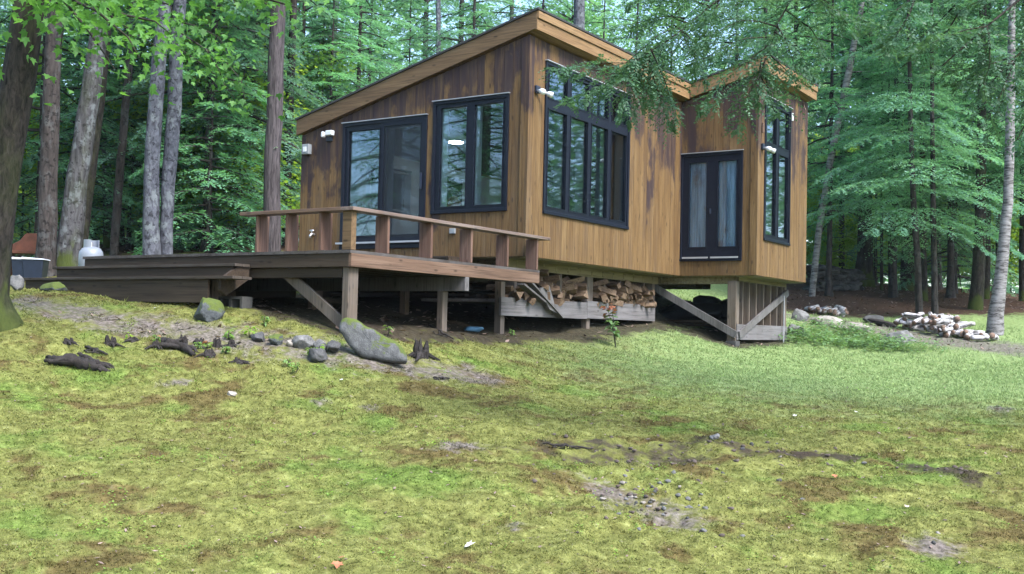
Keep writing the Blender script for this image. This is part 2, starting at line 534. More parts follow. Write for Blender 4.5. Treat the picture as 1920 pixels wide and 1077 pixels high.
def ground_color(nt, blades=False):
    """moss lawn colour from world position plus the painted soil masks"""
    p = pos(nt, (1, 1, 0.0))
    big = noise(nt, p, .55, 4, .6)
    mid = noise(nt, p, 1.7, 5, .62, .4)
    fine = noise(nt, p, 11, 5, .7)
    moss = ramp(nt, fine, [(.25, (.102, .114, .030)), (.55, (.212, .228, .070)), (.8, (.335, .358, .145))])
    green = ramp(nt, fine, [(.25, (.060, .125, .020)), (.75, (.160, .285, .055))])
    brown = ramp(nt, fine, [(.25, (.060, .040, .017)), (.75, (.175, .124, .054))])
    gfac = maprange(nt, noise(nt, p, .8, 5, .6), .50, .66)
    c = mixc(nt, mathn(nt, 'MULTIPLY', gfac, .65), moss, green)
    bfac = maprange(nt, mathn(nt, 'ADD', mathn(nt, 'MULTIPLY', mid, .7), mathn(nt, 'MULTIPLY', big, .3)), .505, .60)
    c = mixc(nt, mathn(nt, 'MULTIPLY', bfac, .8), c, brown)
    mot = noise(nt, p, 4.6, 4, .65)
    c = mixc(nt, 1.0, c, ramp(nt, mot, [(.32, (.70, .67, .62)), (.5, (1.04, 1.04, 1.04)), (.68, (1.28, 1.27, 1.26))]), 'MULTIPLY')
    a = attr(nt, "mask"); sp = nd(nt, "SeparateColor"); lk(nt, a.outputs["Color"], sp.inputs[0])
    brk = mathn(nt, 'MULTIPLY', mathn(nt, 'SUBTRACT', mathn(nt, 'ADD', mathn(nt, 'MULTIPLY', noise(nt, p, 3.0, 6, .7), .6), mathn(nt, 'MULTIPLY', fine, .4)), .5), 3.2)
    grass = ramp(nt, fine, [(.25, (.155, .235, .082)), (.75, (.34, .455, .20))])
    gm = mathn(nt, 'MULTIPLY', maprange(nt, mathn(nt, 'ADD', sp.outputs[1], mathn(nt, 'MULTIPLY', brk, .6)), .12, 1.0), .95)
    c = mixc(nt, gm, c, grass)
    peb = nd(nt, "TexVoronoi"); peb.inputs["Scale"].default_value = 26; lk(nt, p, peb.inputs["Vector"])
    pathc = ramp(nt, mathn(nt, 'ADD', mathn(nt, 'MULTIPLY', fine, .6), mathn(nt, 'MULTIPLY', peb.outputs["Distance"], .5)), [(.3, (.066, .055, .052)), (.75, (.27, .235, .23))])
    pm = mathn(nt, 'MULTIPLY', maprange(nt, mathn(nt, 'ADD', sp.outputs[0], brk), .28, .82), .88)
    c = mixc(nt, pm, c, pathc)
    lit = ramp(nt, fine, [(.25, (.045, .028, .022)), (.6, (.115, .070, .052)), (.85, (.20, .135, .105))])
    lm = maprange(nt, mathn(nt, 'ADD', sp.outputs[2], brk), .4, .62)
    c = mixc(nt, lm, c, lit)
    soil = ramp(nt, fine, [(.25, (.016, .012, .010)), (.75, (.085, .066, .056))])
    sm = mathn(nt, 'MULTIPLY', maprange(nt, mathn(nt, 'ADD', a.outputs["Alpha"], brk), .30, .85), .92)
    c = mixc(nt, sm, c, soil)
    return c, fine, mid


def mat_ground():
    m, nt, bs = new_mat('moss_lawn')
    c, fine, mid = ground_color(nt)
    c = mixc(nt, 1.0, c, ramp(nt, mathn(nt, 'ADD', mathn(nt, 'MULTIPLY', fine, .5), mathn(nt, 'MULTIPLY', noise(nt, pos(nt), 45, 3, .7), .5)), [(.3, (.45, .43, .40)), (.7, (.95, .93, .9))]), 'MULTIPLY')  # ground darkened: the shade between the blades is put into its colour
    lk(nt, c, bs.inputs["Base Color"]); bs.inputs["Roughness"].default_value = .95
    bs.inputs["Specular IOR Level"].default_value = .1
    bump(nt, bs, mathn(nt, 'ADD', fine, mid), .8, .05)
    return m


def mat_blades(name, trans=.3):
    m, nt, bs = new_mat(name)
    c, _f, _g = ground_color(nt)
    rn = attr(nt, "rnd").outputs["Fac"]
    c = mixc(nt, 1.0, c, ramp(nt, rn, [(0, (.66, .64, .58)), (.6, (.98, .98, .98)), (1, (1.25, 1.24, 1.26))]), 'MULTIPLY')
    out = nt.nodes["Material Output"]
    lk(nt, c, bs.inputs["Base Color"]); bs.inputs["Roughness"].default_value = .8
    bs.inputs["Specular IOR Level"].default_value = .12
    tl = nd(nt, "BsdfTranslucent"); lk(nt, c, tl.inputs[0])
    mx = nd(nt, "MixShader"); mx.inputs[0].default_value = trans
    lk(nt, bs.outputs[0], mx.inputs[1]); lk(nt, tl.outputs[0], mx.inputs[2]); lk(nt, mx.outputs[0], out.inputs[0])
    return m


M['ground'] = mat_ground()
M['blade'] = mat_blades('moss_sprigs')

# ------------------------------------------------------------------ terrain
_ctl = [(0, 1077, 6.0), (960, 1077, 6.4), (1920, 1077, 6.8), (0, 850, 8.3), (960, 850, 9.0), (1920, 850, 10.0),
        (0, 720, 10.8), (480, 720, 11.5), (960, 720, 13.0), (1400, 720, 15.0), (1900, 720, 17.0), (20, 608, 12.5), (300, 690, 11.8),
        (200, 622, 13.0), (250, 575, 14.9), (120, 548, 15.7), (700, 674, 12.6), (450, 640, 12.9), (850, 655, 14.3), (1160, 660, 18.5),
        (1500, 680, 20.5), (1700, 665, 23.0), (1900, 675, 22.0), (1870, 640, 25.0), (1700, 615, 27.0),
        (1550, 592, 29.0), (1600, 560, 33.0), (1700, 545, 38.0), (1850, 560, 34.0), (1920, 600, 29.0),
        (1550, 525, 42.0), (1300, 553, 29.0), (300, 475, 26.0), (120, 515, 21.0), (50, 530, 21.0), (0, 545, 18.0),
        (520, 465, 28.0), (-400, 560, 18.0), (2300, 640, 26.0)]
_cp = [at(*c) for c in _ctl]
_cp += [np.array(q) for q in ((1.25, 5.9, -1.39), (1.25, 8.7, -1.26), (-.45, .1, -1.24), (-.45, 2.9, -1.09), (-.45, 5.6, -.95),
                              (.2, -4.35, -1.24), (-.1, -1.96, -1.22), (-5.5, -4.96, -.77), (-3.56, -4.96, -.83), (-2.47, -4.96, -.90), (-1.5, -4.96, -.99),
                              (-2.4, 3, -.80), (-4.8, .2, -.66), (-4.8, 6, -.25), (-1.5, 8.8, -.40), (-2.6, -1.6, -.95),
                              (9, -21, -2.7), (16, -15, -2.6), (2, -18, -2.2))]
for u, d, z in ((200, 60, 2.2), (900, 60, 2.0), (1700, 60, 1.3), (2300, 60, .6), (-500, 60, 1.5), (960, 120, 4), (2200, 120, 2.5), (-300, 120, 4)):
    q = at(u, 610, d); _cp.append(np.array([q[0], q[1], z]))
for q in ((60, -60, -2.5), (-60, -40, -1.2), (10, -90, -3)): _cp.append(np.array(q, float))
_cp = np.array(_cp)
_n = len(_cp)


def _tps(r2): return r2*np.log(r2+1e-9)*.5


_d2 = ((_cp[:, None, :2]-_cp[None, :, :2])**2).sum(-1)
_A = np.zeros((_n+3, _n+3))
_A[:_n, :_n] = _tps(_d2)+np.eye(_n)*0.6
_A[:_n, _n] = 1; _A[:_n, _n+1:] = _cp[:, :2]; _A[_n:, :_n] = _A[:_n, _n:].T
_W = np.linalg.solve(_A, np.concatenate([_cp[:, 2], np.zeros(3)]))


def seg_dist(x, y, pts):
    best = np.full(np.shape(x), 1e9)
    for (ax, ay), (bx, by) in zip(pts[:-1], pts[1:]):
        dx, dy = bx-ax, by-ay
        t = np.clip(((x-ax)*dx+(y-ay)*dy)/(dx*dx+dy*dy), 0, 1)
        best = np.minimum(best, np.hypot(x-ax-t*dx, y-ay-t*dy))
    return best


def base_z(x, y):
    x = np.atleast_1d(np.asarray(x, float)); y = np.atleast_1d(np.asarray(y, float))
    z = np.empty_like(x)
    for s in range(0, len(x), 20000):
        xs, ys = x[s:s+20000], y[s:s+20000]
        r2 = (xs[:, None]-_cp[None, :, 0])**2+(ys[:, None]-_cp[None, :, 1])**2
        z[s:s+20000] = _tps(r2)@_W[:_n]+_W[_n]+xs*_W[_n+1]+ys*_W[_n+2]
    return z


def bgnd(u, v):
    """smooth ground point seen at a pixel"""
    lo = 4.0; prev = None
    ds = np.concatenate([np.arange(4, 30, .1), np.arange(30, 70, .5)])
    P = CAM[None]+(FW+RT*(u-960)/FPX-UP*(v-538.5)/FPX)[None]*ds[:, None]
    h = P[:, 2]-base_z(P[:, 0], P[:, 1])
    k = np.argmax(h < 0)
    if h[k] >= 0: k = len(ds)-1
    if k == 0: return P[0]
    t = h[k-1]/(h[k-1]-h[k])
    return P[k-1]+(P[k]-P[k-1])*t


LEDGE = [bgnd(u, v)[:2] for u, v in ((1010, 845), (1120, 838), (1220, 850), (1330, 838), (1450, 862), (1560, 858), (1680, 872), (1790, 895), (1850, 905))]
DUG = [bgnd(u, v)[:2] for u, v in ((1085, 852), (1190, 860), (1300, 856))]
DUG2 = [bgnd(u, v)[:2] for u, v in ((1130, 905), (1195, 940), (1265, 962))]
PATH = [bgnd(u, v)[:2] for u, v in ((30, 566), (200, 602), (400, 632), (560, 655), (720, 682), (880, 704))]
RPATH = [bgnd(u, v)[:2] for u, v in ((1530, 602), (1640, 618), (1760, 638), (1900, 656), (2050, 668))]


def ground_z(x, y):
    x = np.atleast_1d(np.asarray(x, float)); y = np.atleast_1d(np.asarray(y, float))
    z = base_z(x, y)
    d = np.hypot(x-CAM[0], y-CAM[1])
    z = z+(fbm(x*.9, y*.9, 3, 3)-.5)*.10
    z = z+(fbm(x*3.1, y*3.1, 7, 4)-.5)*.085
    z = z+(fbm(x*11, y*11, 17, 3)-.5)*.046*np.clip(1.6-d/25, 0.1, 1)
    # dug ledge: drop on the side nearer the photographer
    dl = seg_dist(x, y, LEDGE)+(fbm(x*4, y*4, 41, 3)-.5)*.25
    z = z+.05*np.exp(-(dl/.22)**2)*fbm(x*5, y*5, 43, 2)
    dd = np.minimum(seg_dist(x, y, DUG), seg_dist(x, y, DUG2))
    z = z-.085*np.exp(-(dd/.34)**2)+.09*np.exp(-(dd/.8)**2)*(fbm(x*6, y*6, 47, 3)-.42)
    z = z+.07*np.exp(-(dl/.9)**2)*(fbm(x*4.5, y*4.5, 49, 3)-.45)
    return z


def gz(x, y): return float(ground_z(x, y)[0])


def gnd(u, v):
    ds = np.concatenate([np.arange(4, 30, .05), np.arange(30, 80, .3)])
    P = CAM[None]+(FW+RT*(u-960)/FPX-UP*(v-538.5)/FPX)[None]*ds[:, None]
    h = P[:, 2]-ground_z(P[:, 0], P[:, 1])
    k = int(np.argmax(h < 0))
    if h[k] >= 0: k = len(ds)-1
    if k == 0: return P[0]
    t = h[k-1]/(h[k-1]-h[k])
    return P[k-1]+(P[k]-P[k-1])*t


def depth(q): return float((np.asarray(q)-CAM)@FW)


def masks(x, y):
    """R path, G grass and painted far-lawn brightness, B leaf litter, A bare soil"""
    q = np.stack([x-CAM[0], y-CAM[1]], -1)
    dep = q[:, 0]*FW[0]+q[:, 1]*FW[1]
    lat = q[:, 0]*RT[0]+q[:, 1]*RT[1]
    ang = lat/np.maximum(dep, .5)
    path = sstep(1.0, .0, seg_dist(x, y, PATH))*.72
    path = np.maximum(path, sstep(1.7, .3, seg_dist(x, y, RPATH))*.85)
    right = sstep(-.16, .26, ang)
    grass = sstep(9.0, 17.0, dep)*right*sstep(30, 26, dep)  # grass; toward the back it also paints in the lawn's grazing-light brightness
    grass = np.maximum(grass, sstep(-9, -3, x)*sstep(9.3, 11, y)*sstep(26, 20, y))   # clearing behind the cabin
    wl = sstep(27.5, 30.5, dep+(ang-.3)*-6)*sstep(.18, .24, ang)
    wl = np.maximum(wl, sstep(24, 28, dep)*sstep(-.16, -.24, ang))
    wl = np.maximum(wl, sstep(44, 50, dep))
    # bare soil: under the deck and cabin, and the dug patches of the lawn
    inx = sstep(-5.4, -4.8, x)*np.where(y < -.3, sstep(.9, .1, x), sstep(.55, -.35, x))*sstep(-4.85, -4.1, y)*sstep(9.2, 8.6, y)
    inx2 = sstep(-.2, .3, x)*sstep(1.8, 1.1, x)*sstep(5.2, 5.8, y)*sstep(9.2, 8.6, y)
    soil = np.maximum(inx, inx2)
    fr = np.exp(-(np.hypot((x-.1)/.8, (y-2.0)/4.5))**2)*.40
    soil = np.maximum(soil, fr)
    dl = seg_dist(x, y, LEDGE)+(fbm(x*3.3, y*3.3, 41, 4)-.5)*.55
    soil = np.maximum(soil, sstep(.42, .0, dl)*(.35+.75*fbm(x*4.2, y*4.2, 97, 3))*sstep(.3, .55, fbm(x*1.3, y*1.3, 91, 2)))
    isl = fbm(x*3.4, y*3.4, 95, 4)
    soil = np.maximum(soil, sstep(.50, .0, seg_dist(x, y, DUG))*(.15+1.0*isl))
    path = np.maximum(path, sstep(.55, .0, seg_dist(x, y, DUG2))*(.15+1.0*isl))
    for (u, v, r) in SPOTS:
        c = bgnd(u, v)
        path = np.maximum(path, sstep(r*1.4, 0, np.hypot(x-c[0], y-c[1]))*.72)
    return path, grass, wl, soil


SPOTS = [(330, 722, .22), (860, 842, .35), (690, 760, .16), (960, 985, .14), (1880, 770, .3), (600, 755, .15), (1760, 1030, .3), (770, 700, .25)]

# polar sheet, fine in the clearing and coarse beyond, reaching the far woods
_rad = np.concatenate([np.linspace(.3, 4, 20), np.geomspace(4.05, 158, 330)])
_c0 = math.atan2(FW[1], FW[0])
_ang = np.concatenate([np.linspace(-.62, .62, 430), np.linspace(.64, 2*math.pi-.64, 90)])+_c0
_RR, _AA = np.meshgrid(_rad, _ang, indexing='ij')
gx = (CAM[0]+_RR*np.cos(_AA)).ravel(); gy = (CAM[1]+_RR*np.sin(_AA)).ravel()
gzv = ground_z(gx, gy)
nr, na = _RR.shape
ii = np.arange(nr*na).reshape(nr, na)
q = np.stack([ii[:-1, :], ii[1:, :], np.roll(ii, -1, 1)[1:, :], np.roll(ii, -1, 1)[:-1, :]], -1).reshape(-1, 4)
me = bpy.data.meshes.new("ground")
cen = np.array([[CAM[0], CAM[1], gz(CAM[0], CAM[1])]])
V = np.concatenate([np.stack([gx, gy, gzv], -1), cen])
me.vertices.add(len(V)); me.vertices.foreach_set("co", V.astype(np.float32).ravel())
tri = np.stack([np.full(na, nr*na), ii[0], np.roll(ii[0], -1)], -1)
me.loops.add(q.size+tri.size)
me.loops.foreach_set("vertex_index", np.concatenate([q.ravel(), tri.ravel()]).astype(np.int32))
me.polygons.add(len(q)+len(tri))
me.polygons.foreach_set("loop_start", np.concatenate([np.arange(0, q.size, 4), q.size+np.arange(0, tri.size, 3)]).astype(np.int32))
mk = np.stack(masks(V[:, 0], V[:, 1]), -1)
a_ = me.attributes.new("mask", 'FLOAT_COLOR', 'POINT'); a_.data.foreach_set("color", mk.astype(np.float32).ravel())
me.polygons.foreach_set("use_smooth", np.ones(len(me.polygons), dtype=bool))
me.materials.append(M['ground']); me.update(calc_edges=True)
ground = link("ground", me); tag(ground, kind="structure")

# ------------------------------------------------------------------ cabin
D1, B, D2, XL = 5.811, 1.588, 8.796, -4.80
SL = .256


def zroof(x): return 3.87+SL*(x-.21)      # upper face of the roof


def ztop(x): return zroof(x)-.33


WALLS = {'gable': lambda a, z, o: (a, -o, z), 'front': lambda a, z, o: (o, a, z), 'bay_side': lambda a, z, o: (a, D1-o, z),
         'bay_front': lambda a, z, o: (B+o, a, z), 'back': lambda a, z, o: (XL-o, a, z), 'end': lambda a, z, o: (a, D2+o, z)}


def wbox(mb, w, a0, a1, z0, z1, o0, o1, rnd=0.0, mi=0, z1b=None):
    f = WALLS[w]
    z1b = z1 if z1b is None else z1b
    P = [f(a0, z0, o0), f(a1, z0, o0), f(a1, z0, o1), f(a0, z0, o1), f(a0, z1, o0), f(a1, z1b, o0), f(a1, z1b, o1), f(a0, z1, o1)]
    e1 = Vector(P[1])-Vector(P[0]); e2 = Vector(P[3])-Vector(P[0])
    if e1.cross(e2).z < 0:
        P = [P[0], P[3], P[2], P[1], P[4], P[7], P[6], P[5]]
    mb.hexa(P[:4], P[4:], rnd, mi)


def wall_layer(mb, w, a0, a1, zb, top, openings, o0, o1, edges=None, gap=0.0, rng=None, jit=0.0):
    be = sorted(set([a0, a1]+list(edges or [])))
    cuts = sorted(set(be+[c for o in openings for c in o[:2] if a0 < c < a1]))
    rn = {}
    for i in range(len(be)-1): rn[i] = (rng.random(), rng.uniform(0, jit)) if rng else (0.5, 0)
    for a, b in zip(cuts[:-1], cuts[1:]):
        m = (a+b)/2
        k = max(i for i in range(len(be)-1) if be[i] <= m)
        ga = gap/2 if a in be else 0; gb = gap/2 if b in be else 0
        if b-a-ga-gb < .003: continue
        spans = [[zb, None]]
        for o in sorted([o for o in openings if o[0] < m < o[1]], key=lambda o: o[2]):
            last = spans.pop()
            if o[2] > last[0]+.002: spans.append([last[0], o[2]])
            spans.append([o[3], None])
        r, j = rn[k]
        for z0, z1 in spans:
            if z1 is None: wbox(mb, w, a+ga, b-gb, z0, top(a+ga), o0, o1+j, r, 0, top(b-gb))
            else: wbox(mb, w, a+ga, b-gb, z0, z1, o0, o1+j, r)


OPEN = {'gable': [(-3.81, -1.95, .17, 2.39), (-1.827, -.325, .72, 2.59)], 'front': [(.465, 3.461, .715, 3.184)],
        'bay_side': [(.0, 1.328, .283, 2.437)], 'bay_front': [(6.158, 7.675, .703, 3.556)],
        'back': [(1.6, 3.0, 1.1, 2.0)], 'end': []}
SPAN = {'gable': (XL, 0, lambda a: ztop(a)), 'front': (0, D1, lambda a: ztop(0)), 'bay_side': (0.0, B, lambda a: ztop(a)),
        'bay_front': (D1, D2, lambda a: ztop(B)), 'back': (0, D2, lambda a: ztop(XL)), 'end': (XL, B, lambda a: ztop(a))}
cabin = thing('cabin', 'brown wooden cabin with slanted roof and tall black framed windows, raised on posts', 'cabin', (0, 0, 0))
rng = random.Random(4)
for w, (a0, a1, top) in SPAN.items():
    mb = MB()
    ops = OPEN[w]
    edges = []; a = a0
    while a < a1-.26:
        a += rng.choice((.14, .17, .19, .19, .21)); edges.append(a)
    lo = a0+.002 if w in ('bay_side',) else a0
    wall_layer(mb, w, lo, a1, 0, top, ops, .0, .024, edges, .005, rng, .003)
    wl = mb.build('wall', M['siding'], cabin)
    sh = MB(); wall_layer(sh, w, a0+.01, a1-.01, .012, lambda a: top(a)-.02, ops, -.035, -.002)
    sh.build('sheathing', M['sheath'], wl)
    dw = MB(); wall_layer(dw, w, a0+.04, a1-.04, .03, lambda a: top(a)-.03, ops, -.15, -.037)
    dw.build('inner_lining', M['panel'] if w in ('end', 'bay_front', 'bay_side') else M['white'], wl)  # linings behind the front windows darkened to stand in for dim light
# corner boards
mb = MB()
mb.box(-.10, -.002, -.046, -.027, .001, ztop(-.1)-.004, .65); mb.box(.027, .046, -.046, .10, .001, ztop(0)-.004, .8)
mb.box(-.002, .0268, -.046, -.024, .001, ztop(0)-.004, .8)
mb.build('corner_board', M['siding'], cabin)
mb = MB()
mb.box(B-.10, B, D1-.046, D1-.027, .001, ztop(B-.1)-.004, .55); mb.box(B+.027, B+.046, D1-.046, D1+.10, .001, ztop(B)-.004, .9)
mb.box(B, B+.0268, D1-.046, D1-.024, .001, ztop(B)-.004, .9)
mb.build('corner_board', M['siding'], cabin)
# floor and ceiling
mb = MB(); mb.box(XL+.03, -.03, .03, D2-.03, -.020, .012, .3); mb.box(-.03, B-.03, D1+.03, D2-.03, -.020, .012, .6)
floor = mb.build('floor', M['ply'], cabin)
mb = MB(); mb.box(XL+.16, -.16, .16, D2-.16, .014, .03, .3); mb.box(-.16, B-.16, D1+.16, D2-.16, .014, .03, .3)
mb.build('floor_covering', M['rail_y'], floor)


def slab(mb, x0, x1, y0, y1, lo, hi, rnd=0.5):
    mb.hexa([(x0, y0, zroof(x0)+lo), (x1, y0, zroof(x1)+lo), (x1, y1, zroof(x1)+lo), (x0, y1, zroof(x0)+lo)],
            [(x0, y0, zroof(x0)+hi), (x1, y0, zroof(x1)+hi), (x1, y1, zroof(x1)+hi), (x0, y1, zroof(x0)+hi)], rnd)


mb = MB()
slab(mb, XL-.02, .175, -.02, D2+.06, -.30, -.035)
slab(mb, .1755, B+.175, D1-.02, D2+.02, -.30, -.035)
roof = mb.build('roof', M['fascia'], cabin)
mb = MB(); slab(mb, XL+.16, -.16, .16, D2-.16, -.345, -.3015); mb.build('ceiling', M['panel'], roof)
mb = MB()
slab(mb, XL-.10, .235, -.125, D2+.08, -.033, .0)
slab(mb, .2352, B+.235, D1-.125, D2+.04, -.033, .0)
mb.build('roofing', M['roofing'], roof)
mb = MB()   # gable fascia, one board
slab(mb, XL-.075, .195, -.10, -.047, -.31, -.036, .35)
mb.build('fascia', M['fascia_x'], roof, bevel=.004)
mb = MB()
slab(mb, .2205, B+.195, D1-.10, D1-.047, -.31, -.036, .6)
mb.build('fascia', M['fascia'], roof, bevel=.004)
for x, y0, y1 in ((.176, -.045, D1-.103), (B+.176, D1-.045, D2+.02)):
    mb = MB(); z = zroof(x)
    mb.box(x, x+.032, y0-.054, y1, z-.33, z-.155, .3)
    mb.box(x+.0, x+.056, y0-.05, y1, z-.150, z-.036, .8)
    mb.build('fascia', M['fascia'], roof, bevel=.004)
mb = MB(); slab(mb, XL-.075, XL-.03, -.046, D2+.05, -.28, -.036, .35); mb.build('fascia', M['fascia'], roof)


def opening_parts(w, a0, a1, z0, z1, colz, rowz, name, fw=.05, jamb=True, cap=True):
    """casing mesh as the part; panes, sashes, jamb and drip cap as its sub-parts. colz/rowz: pane intervals"""
    mb = MB()
    t0, t1 = -.02, .05
    wbox(mb, w, a0, a1, z0, z0+fw, t0, t1+.012); wbox(mb, w, a0, a1, z1-fw, z1, t0, t1)
    wbox(mb, w, a0, a0+fw, z0+fw, z1-fw, t0, t1); wbox(mb, w, a1-fw, a1, z0+fw, z1-fw, t0, t1)
    part = mb.build(name, M['black'], cabin, bevel=.006)
    # sashes: everything that is neither casing nor glass
    A = [a0+fw]+[c for p in colz for c in p]+[a1-fw]; Z = [z0+fw]+[c for p in rowz for c in p]+[z1-fw]
    sb = MB()
    for i in range(0, len(A), 2): wbox(sb, w, A[i], A[i+1], Z[0], Z[-1], -.03, .025)
    for i in range(0, len(Z), 2):
        for p in colz: wbox(sb, w, p[0], p[1], Z[i], Z[i+1], -.03, .0245)
    # mouldings round each pane
    for p in colz:
        for r_ in rowz:
            e = .012
            wbox(sb, w, p[0]-e, p[0]+.006, r_[0]-e, r_[1]+e, .0255, .034); wbox(sb, w, p[1]-.006, p[1]+e, r_[0]-e, r_[1]+e, .0255, .034)
            wbox(sb, w, p[0]+.006, p[1]-.006, r_[0]-e, r_[0]+.006, .0255, .034); wbox(sb, w, p[0]+.006, p[1]-.006, r_[1]-.006, r_[1]+e, .0255, .034)
    sb.build('sash', M['black'], part)
    for p in colz:
        for r_ in rowz:
            g = MB(); wbox(g, w, p[0]-.004, p[1]+.004, r_[0]-.004, r_[1]+.004, -.012, -.006)
            g.build('pane', M['glass'], part)
    if jamb:
        jb = MB()
        for i in range(0, len(A), 2):
            wbox(jb, w, A[i]+(.0 if i == 0 else -.004), A[i+1]+(.004 if i < len(A)-2 else 0), Z[0], Z[-1], -.20, -.031)
        for i in range(0, len(Z), 2):
            for p in colz: wbox(jb, w, p[0]+.004, p[1]-.004, Z[i], Z[i+1], -.144, -.0315)
        jb.build('jamb', M['whitepaint'], part)
    if cap:
        c = MB(); wbox(c, w, a0-.012, a1+.012, z1+.001, z1+.014, .0, .075)
        c.build('drip_cap', M['drip'], part)
    return part


# gable window
opening_parts('gable', -1.827, -.325, .72, 2.59, [(-1.685, -1.145), (-1.0, -.435)], [(.83, 2.475)], 'window', .055)
# sliding door, with a screen panel on the right
sd = opening_parts('gable', -3.81, -1.95, .17, 2.39, [(-3.68, -2.97), (-2.84, -2.08)], [(.40, 2.25)], 'sliding_door', .06)
mb = MB(); wbox(mb, 'gable', -3.86, -1.93, .262, .292, .052, .10); mb.build('sill', M['drip'], sd)
mb = MB(); wbox(mb, 'gable', -2.93, -2.0, .30, .36, .026, .047); wbox(mb, 'gable', -2.93, -2.87, .36, 2.27, .026, .047)
wbox(mb, 'gable', -2.06, -2.0, .36, 2.27, .026, .047); wbox(mb, 'gable', -2.93, -2.0, 2.27, 2.33, .026, .047)
mb.build('screen_frame', M['black'], sd)
_m, _nt, _bs = new_mat('insect_screen')
_tr = nd(_nt, "BsdfTransparent"); _mx = nd(_nt, "MixShader"); _mx.inputs[0].default_value = .42
_bs.inputs["Base Color"].default_value = (.012, .015, .022, 1)
lk(_nt, _tr.outputs[0], _mx.inputs[1]); lk(_nt, _bs.outputs[0], _mx.inputs[2]); lk(_nt, _mx.outputs[0], _nt.nodes["Material Output"].inputs[0])
M['screen'] = _m
mb = MB(); wbox(mb, 'gable', -2.87, -2.06, .36, 2.27, .034, .037); mb.build('screen', M['screen'], sd)
mb = MB(); wbox(mb, 'gable', -2.05, -2.015, 1.15, 1.42, .047, .085); mb.build('handle', M['darkplastic'], sd, bevel=.01)
# tall front window with transom row
W = 3.461-.465
cz_ = []
for i in range(4):
    s = .465+.05+(W-.10)*i/4
    cz_.append((s+.075, s+(W-.10)/4-.055))
opening_parts('front', .465, 3.461, .715, 3.184, cz_, [(.84, 2.43), (2.60, 3.085)], 'window', .055)
# french door
fd = opening_parts('bay_side', .0, 1.328, .283, 2.437, [(.20, .575), (.81, 1.20)], [(.56, 2.26)], 'french_door', .06, jamb=False)
mb = MB(); wbox(mb, 'bay_side', .09, .63, .335, .368, .052, .075); wbox(mb, 'bay_side', .69, 1.26, .335, .368, .052, .075)
mb.build('threshold', M['drip'], fd)
mb = MB()
for px, pz in ((.66, 1.27),): wbox(mb, 'bay_side', px-.015, px+.015, pz-.05, pz+.05, .026, .07)
mb.build('handle', M['darkplastic'], fd, bevel=.008)
_m, _nt, _bs = new_mat('reflection_streak_curtain')  # curtain whose white-blue streaks are pane reflections painted into the colour
_v = pos(_nt, (14, 14, .9)); _f = noise(_nt, _v, 1.0, 4, .65)
_v2 = noise(_nt, pos(_nt, (3, 3, 2.2)), 1.0, 4, .6)
lk(_nt, mixc(_nt, maprange(_nt, _v2, .56, .72, 0, .75), ramp(_nt, _f, [(.35, (.30, .36, .45)), (.65, (.72, .80, .92))]), (.28, .17, .15)), _bs.inputs["Base Color"])
M['curtain'] = _m
mb = MB()
for c0, c1 in ((.15, .63), (.76, 1.25)):
    n = 26
    for i in range(n):
        a = c0+(c1-c0)*i/n; b = c0+(c1-c0)*(i+1)/n
        oa = -.075+.018*math.sin(i*1.9); ob = -.075+.018*math.sin((i+1)*1.9)
        f = WALLS['bay_side']
        mb.add([f(a, .5, oa), f(b, .5, ob), f(b, 2.33, ob), f(a, 2.33, oa)], [(0, 1, 2, 3)])
mb.build('curtain', M['curtain'], fd, smooth=True)
# bay window
opening_parts('bay_front', 6.158, 7.675, .703, 3.556, [(6.27, 6.83), (6.99, 7.57)], [(.83, 2.52), (2.67, 3.44)], 'window', .055)
# back window (seen through the door glass)
opening_parts('back', 1.6, 3.0, 1.1, 2.0, [(1.68, 2.92)], [(1.18, 1.92)], 'window', .05, cap=False)


def floodlight(w, a, z, head_mat, sgn=1, label=None):
    f = WALLS[w]
    mb = MB(); wbox(mb, w, a-.06, a+.06, z-.06, z+.06, .026, .075)
    o = mb.build('flood_light', M['darkplastic'], cabin, bevel=.012)
    for s in (-1, 1):
        m2 = MB()
        p0 = Vector(f(a+s*.04, z-.03, .08)); p1 = Vector(f(a+s*.10*1.1, z-.05, .16)); p2 = Vector(f(a+s*.13, z-.085, .25))
        m2.tube([p0, p0.lerp(p1, .6), p1, p1.lerp(p2, .3), p1.lerp(p2, .75), p2], [.014, .016, .024, .043, .048, .046], 12)
        m2.build('lamp_head', head_mat, o, smooth=True)
    if label: o['label'] = label
    return o


floodlight('front', .20, 2.66, M['whitepaint'])
floodlight('bay_front', 6.02, 2.52, M['whitepaint'])
mb = MB(); wbox(mb, 'gable', -4.19, -4.05, 2.10, 2.20, .026, .06)
fl = mb.build('flood_light', M['darkplastic'], cabin, bevel=.01)
mb = MB(); wbox(mb, 'gable', -4.13, -3.98, 2.19, 2.28, .062, .15); mb.build('lamp_head', M['whitepaint'], fl, bevel=.015)
mb = MB(); wbox(mb, 'gable', -4.24, -4.19, 2.17, 2.27, .062, .14); mb.build('lamp_head', M['whitepaint'], fl, bevel=.015)
mb = MB(); wbox(mb, 'gable', -4.71, -4.55, 1.90, 2.08, .026, .12); eb = mb.build('electric_box', M['greybox'], cabin, bevel=.008)
mb = MB(); wbox(mb, 'gable', -4.67, -4.59, 1.94, 2.03, .121, .132); mb.build('cover_plate', M['whitepaint'], eb, bevel=.004)
mb = MB(); wbox(mb, 'gable', -1.42, -1.31, .385, .47, .026, .07); mb.build('outlet_box', M['greybox'], cabin, bevel=.008)
mb = MB(); mb.tube([(-4.43, -.026, .46), (-4.43, -.09, .46), (-4.43, -.13, .43), (-4.43, -.13, .39)], [.022, .022, .02, .018], 10)
mb.tube([(-4.43, -.09, .47), (-4.43, -.09, .52)], [.012, .012], 8); mb.tube([(-4.47, -.09, .52), (-4.39, -.09, .52)], [.018, .018], 8)
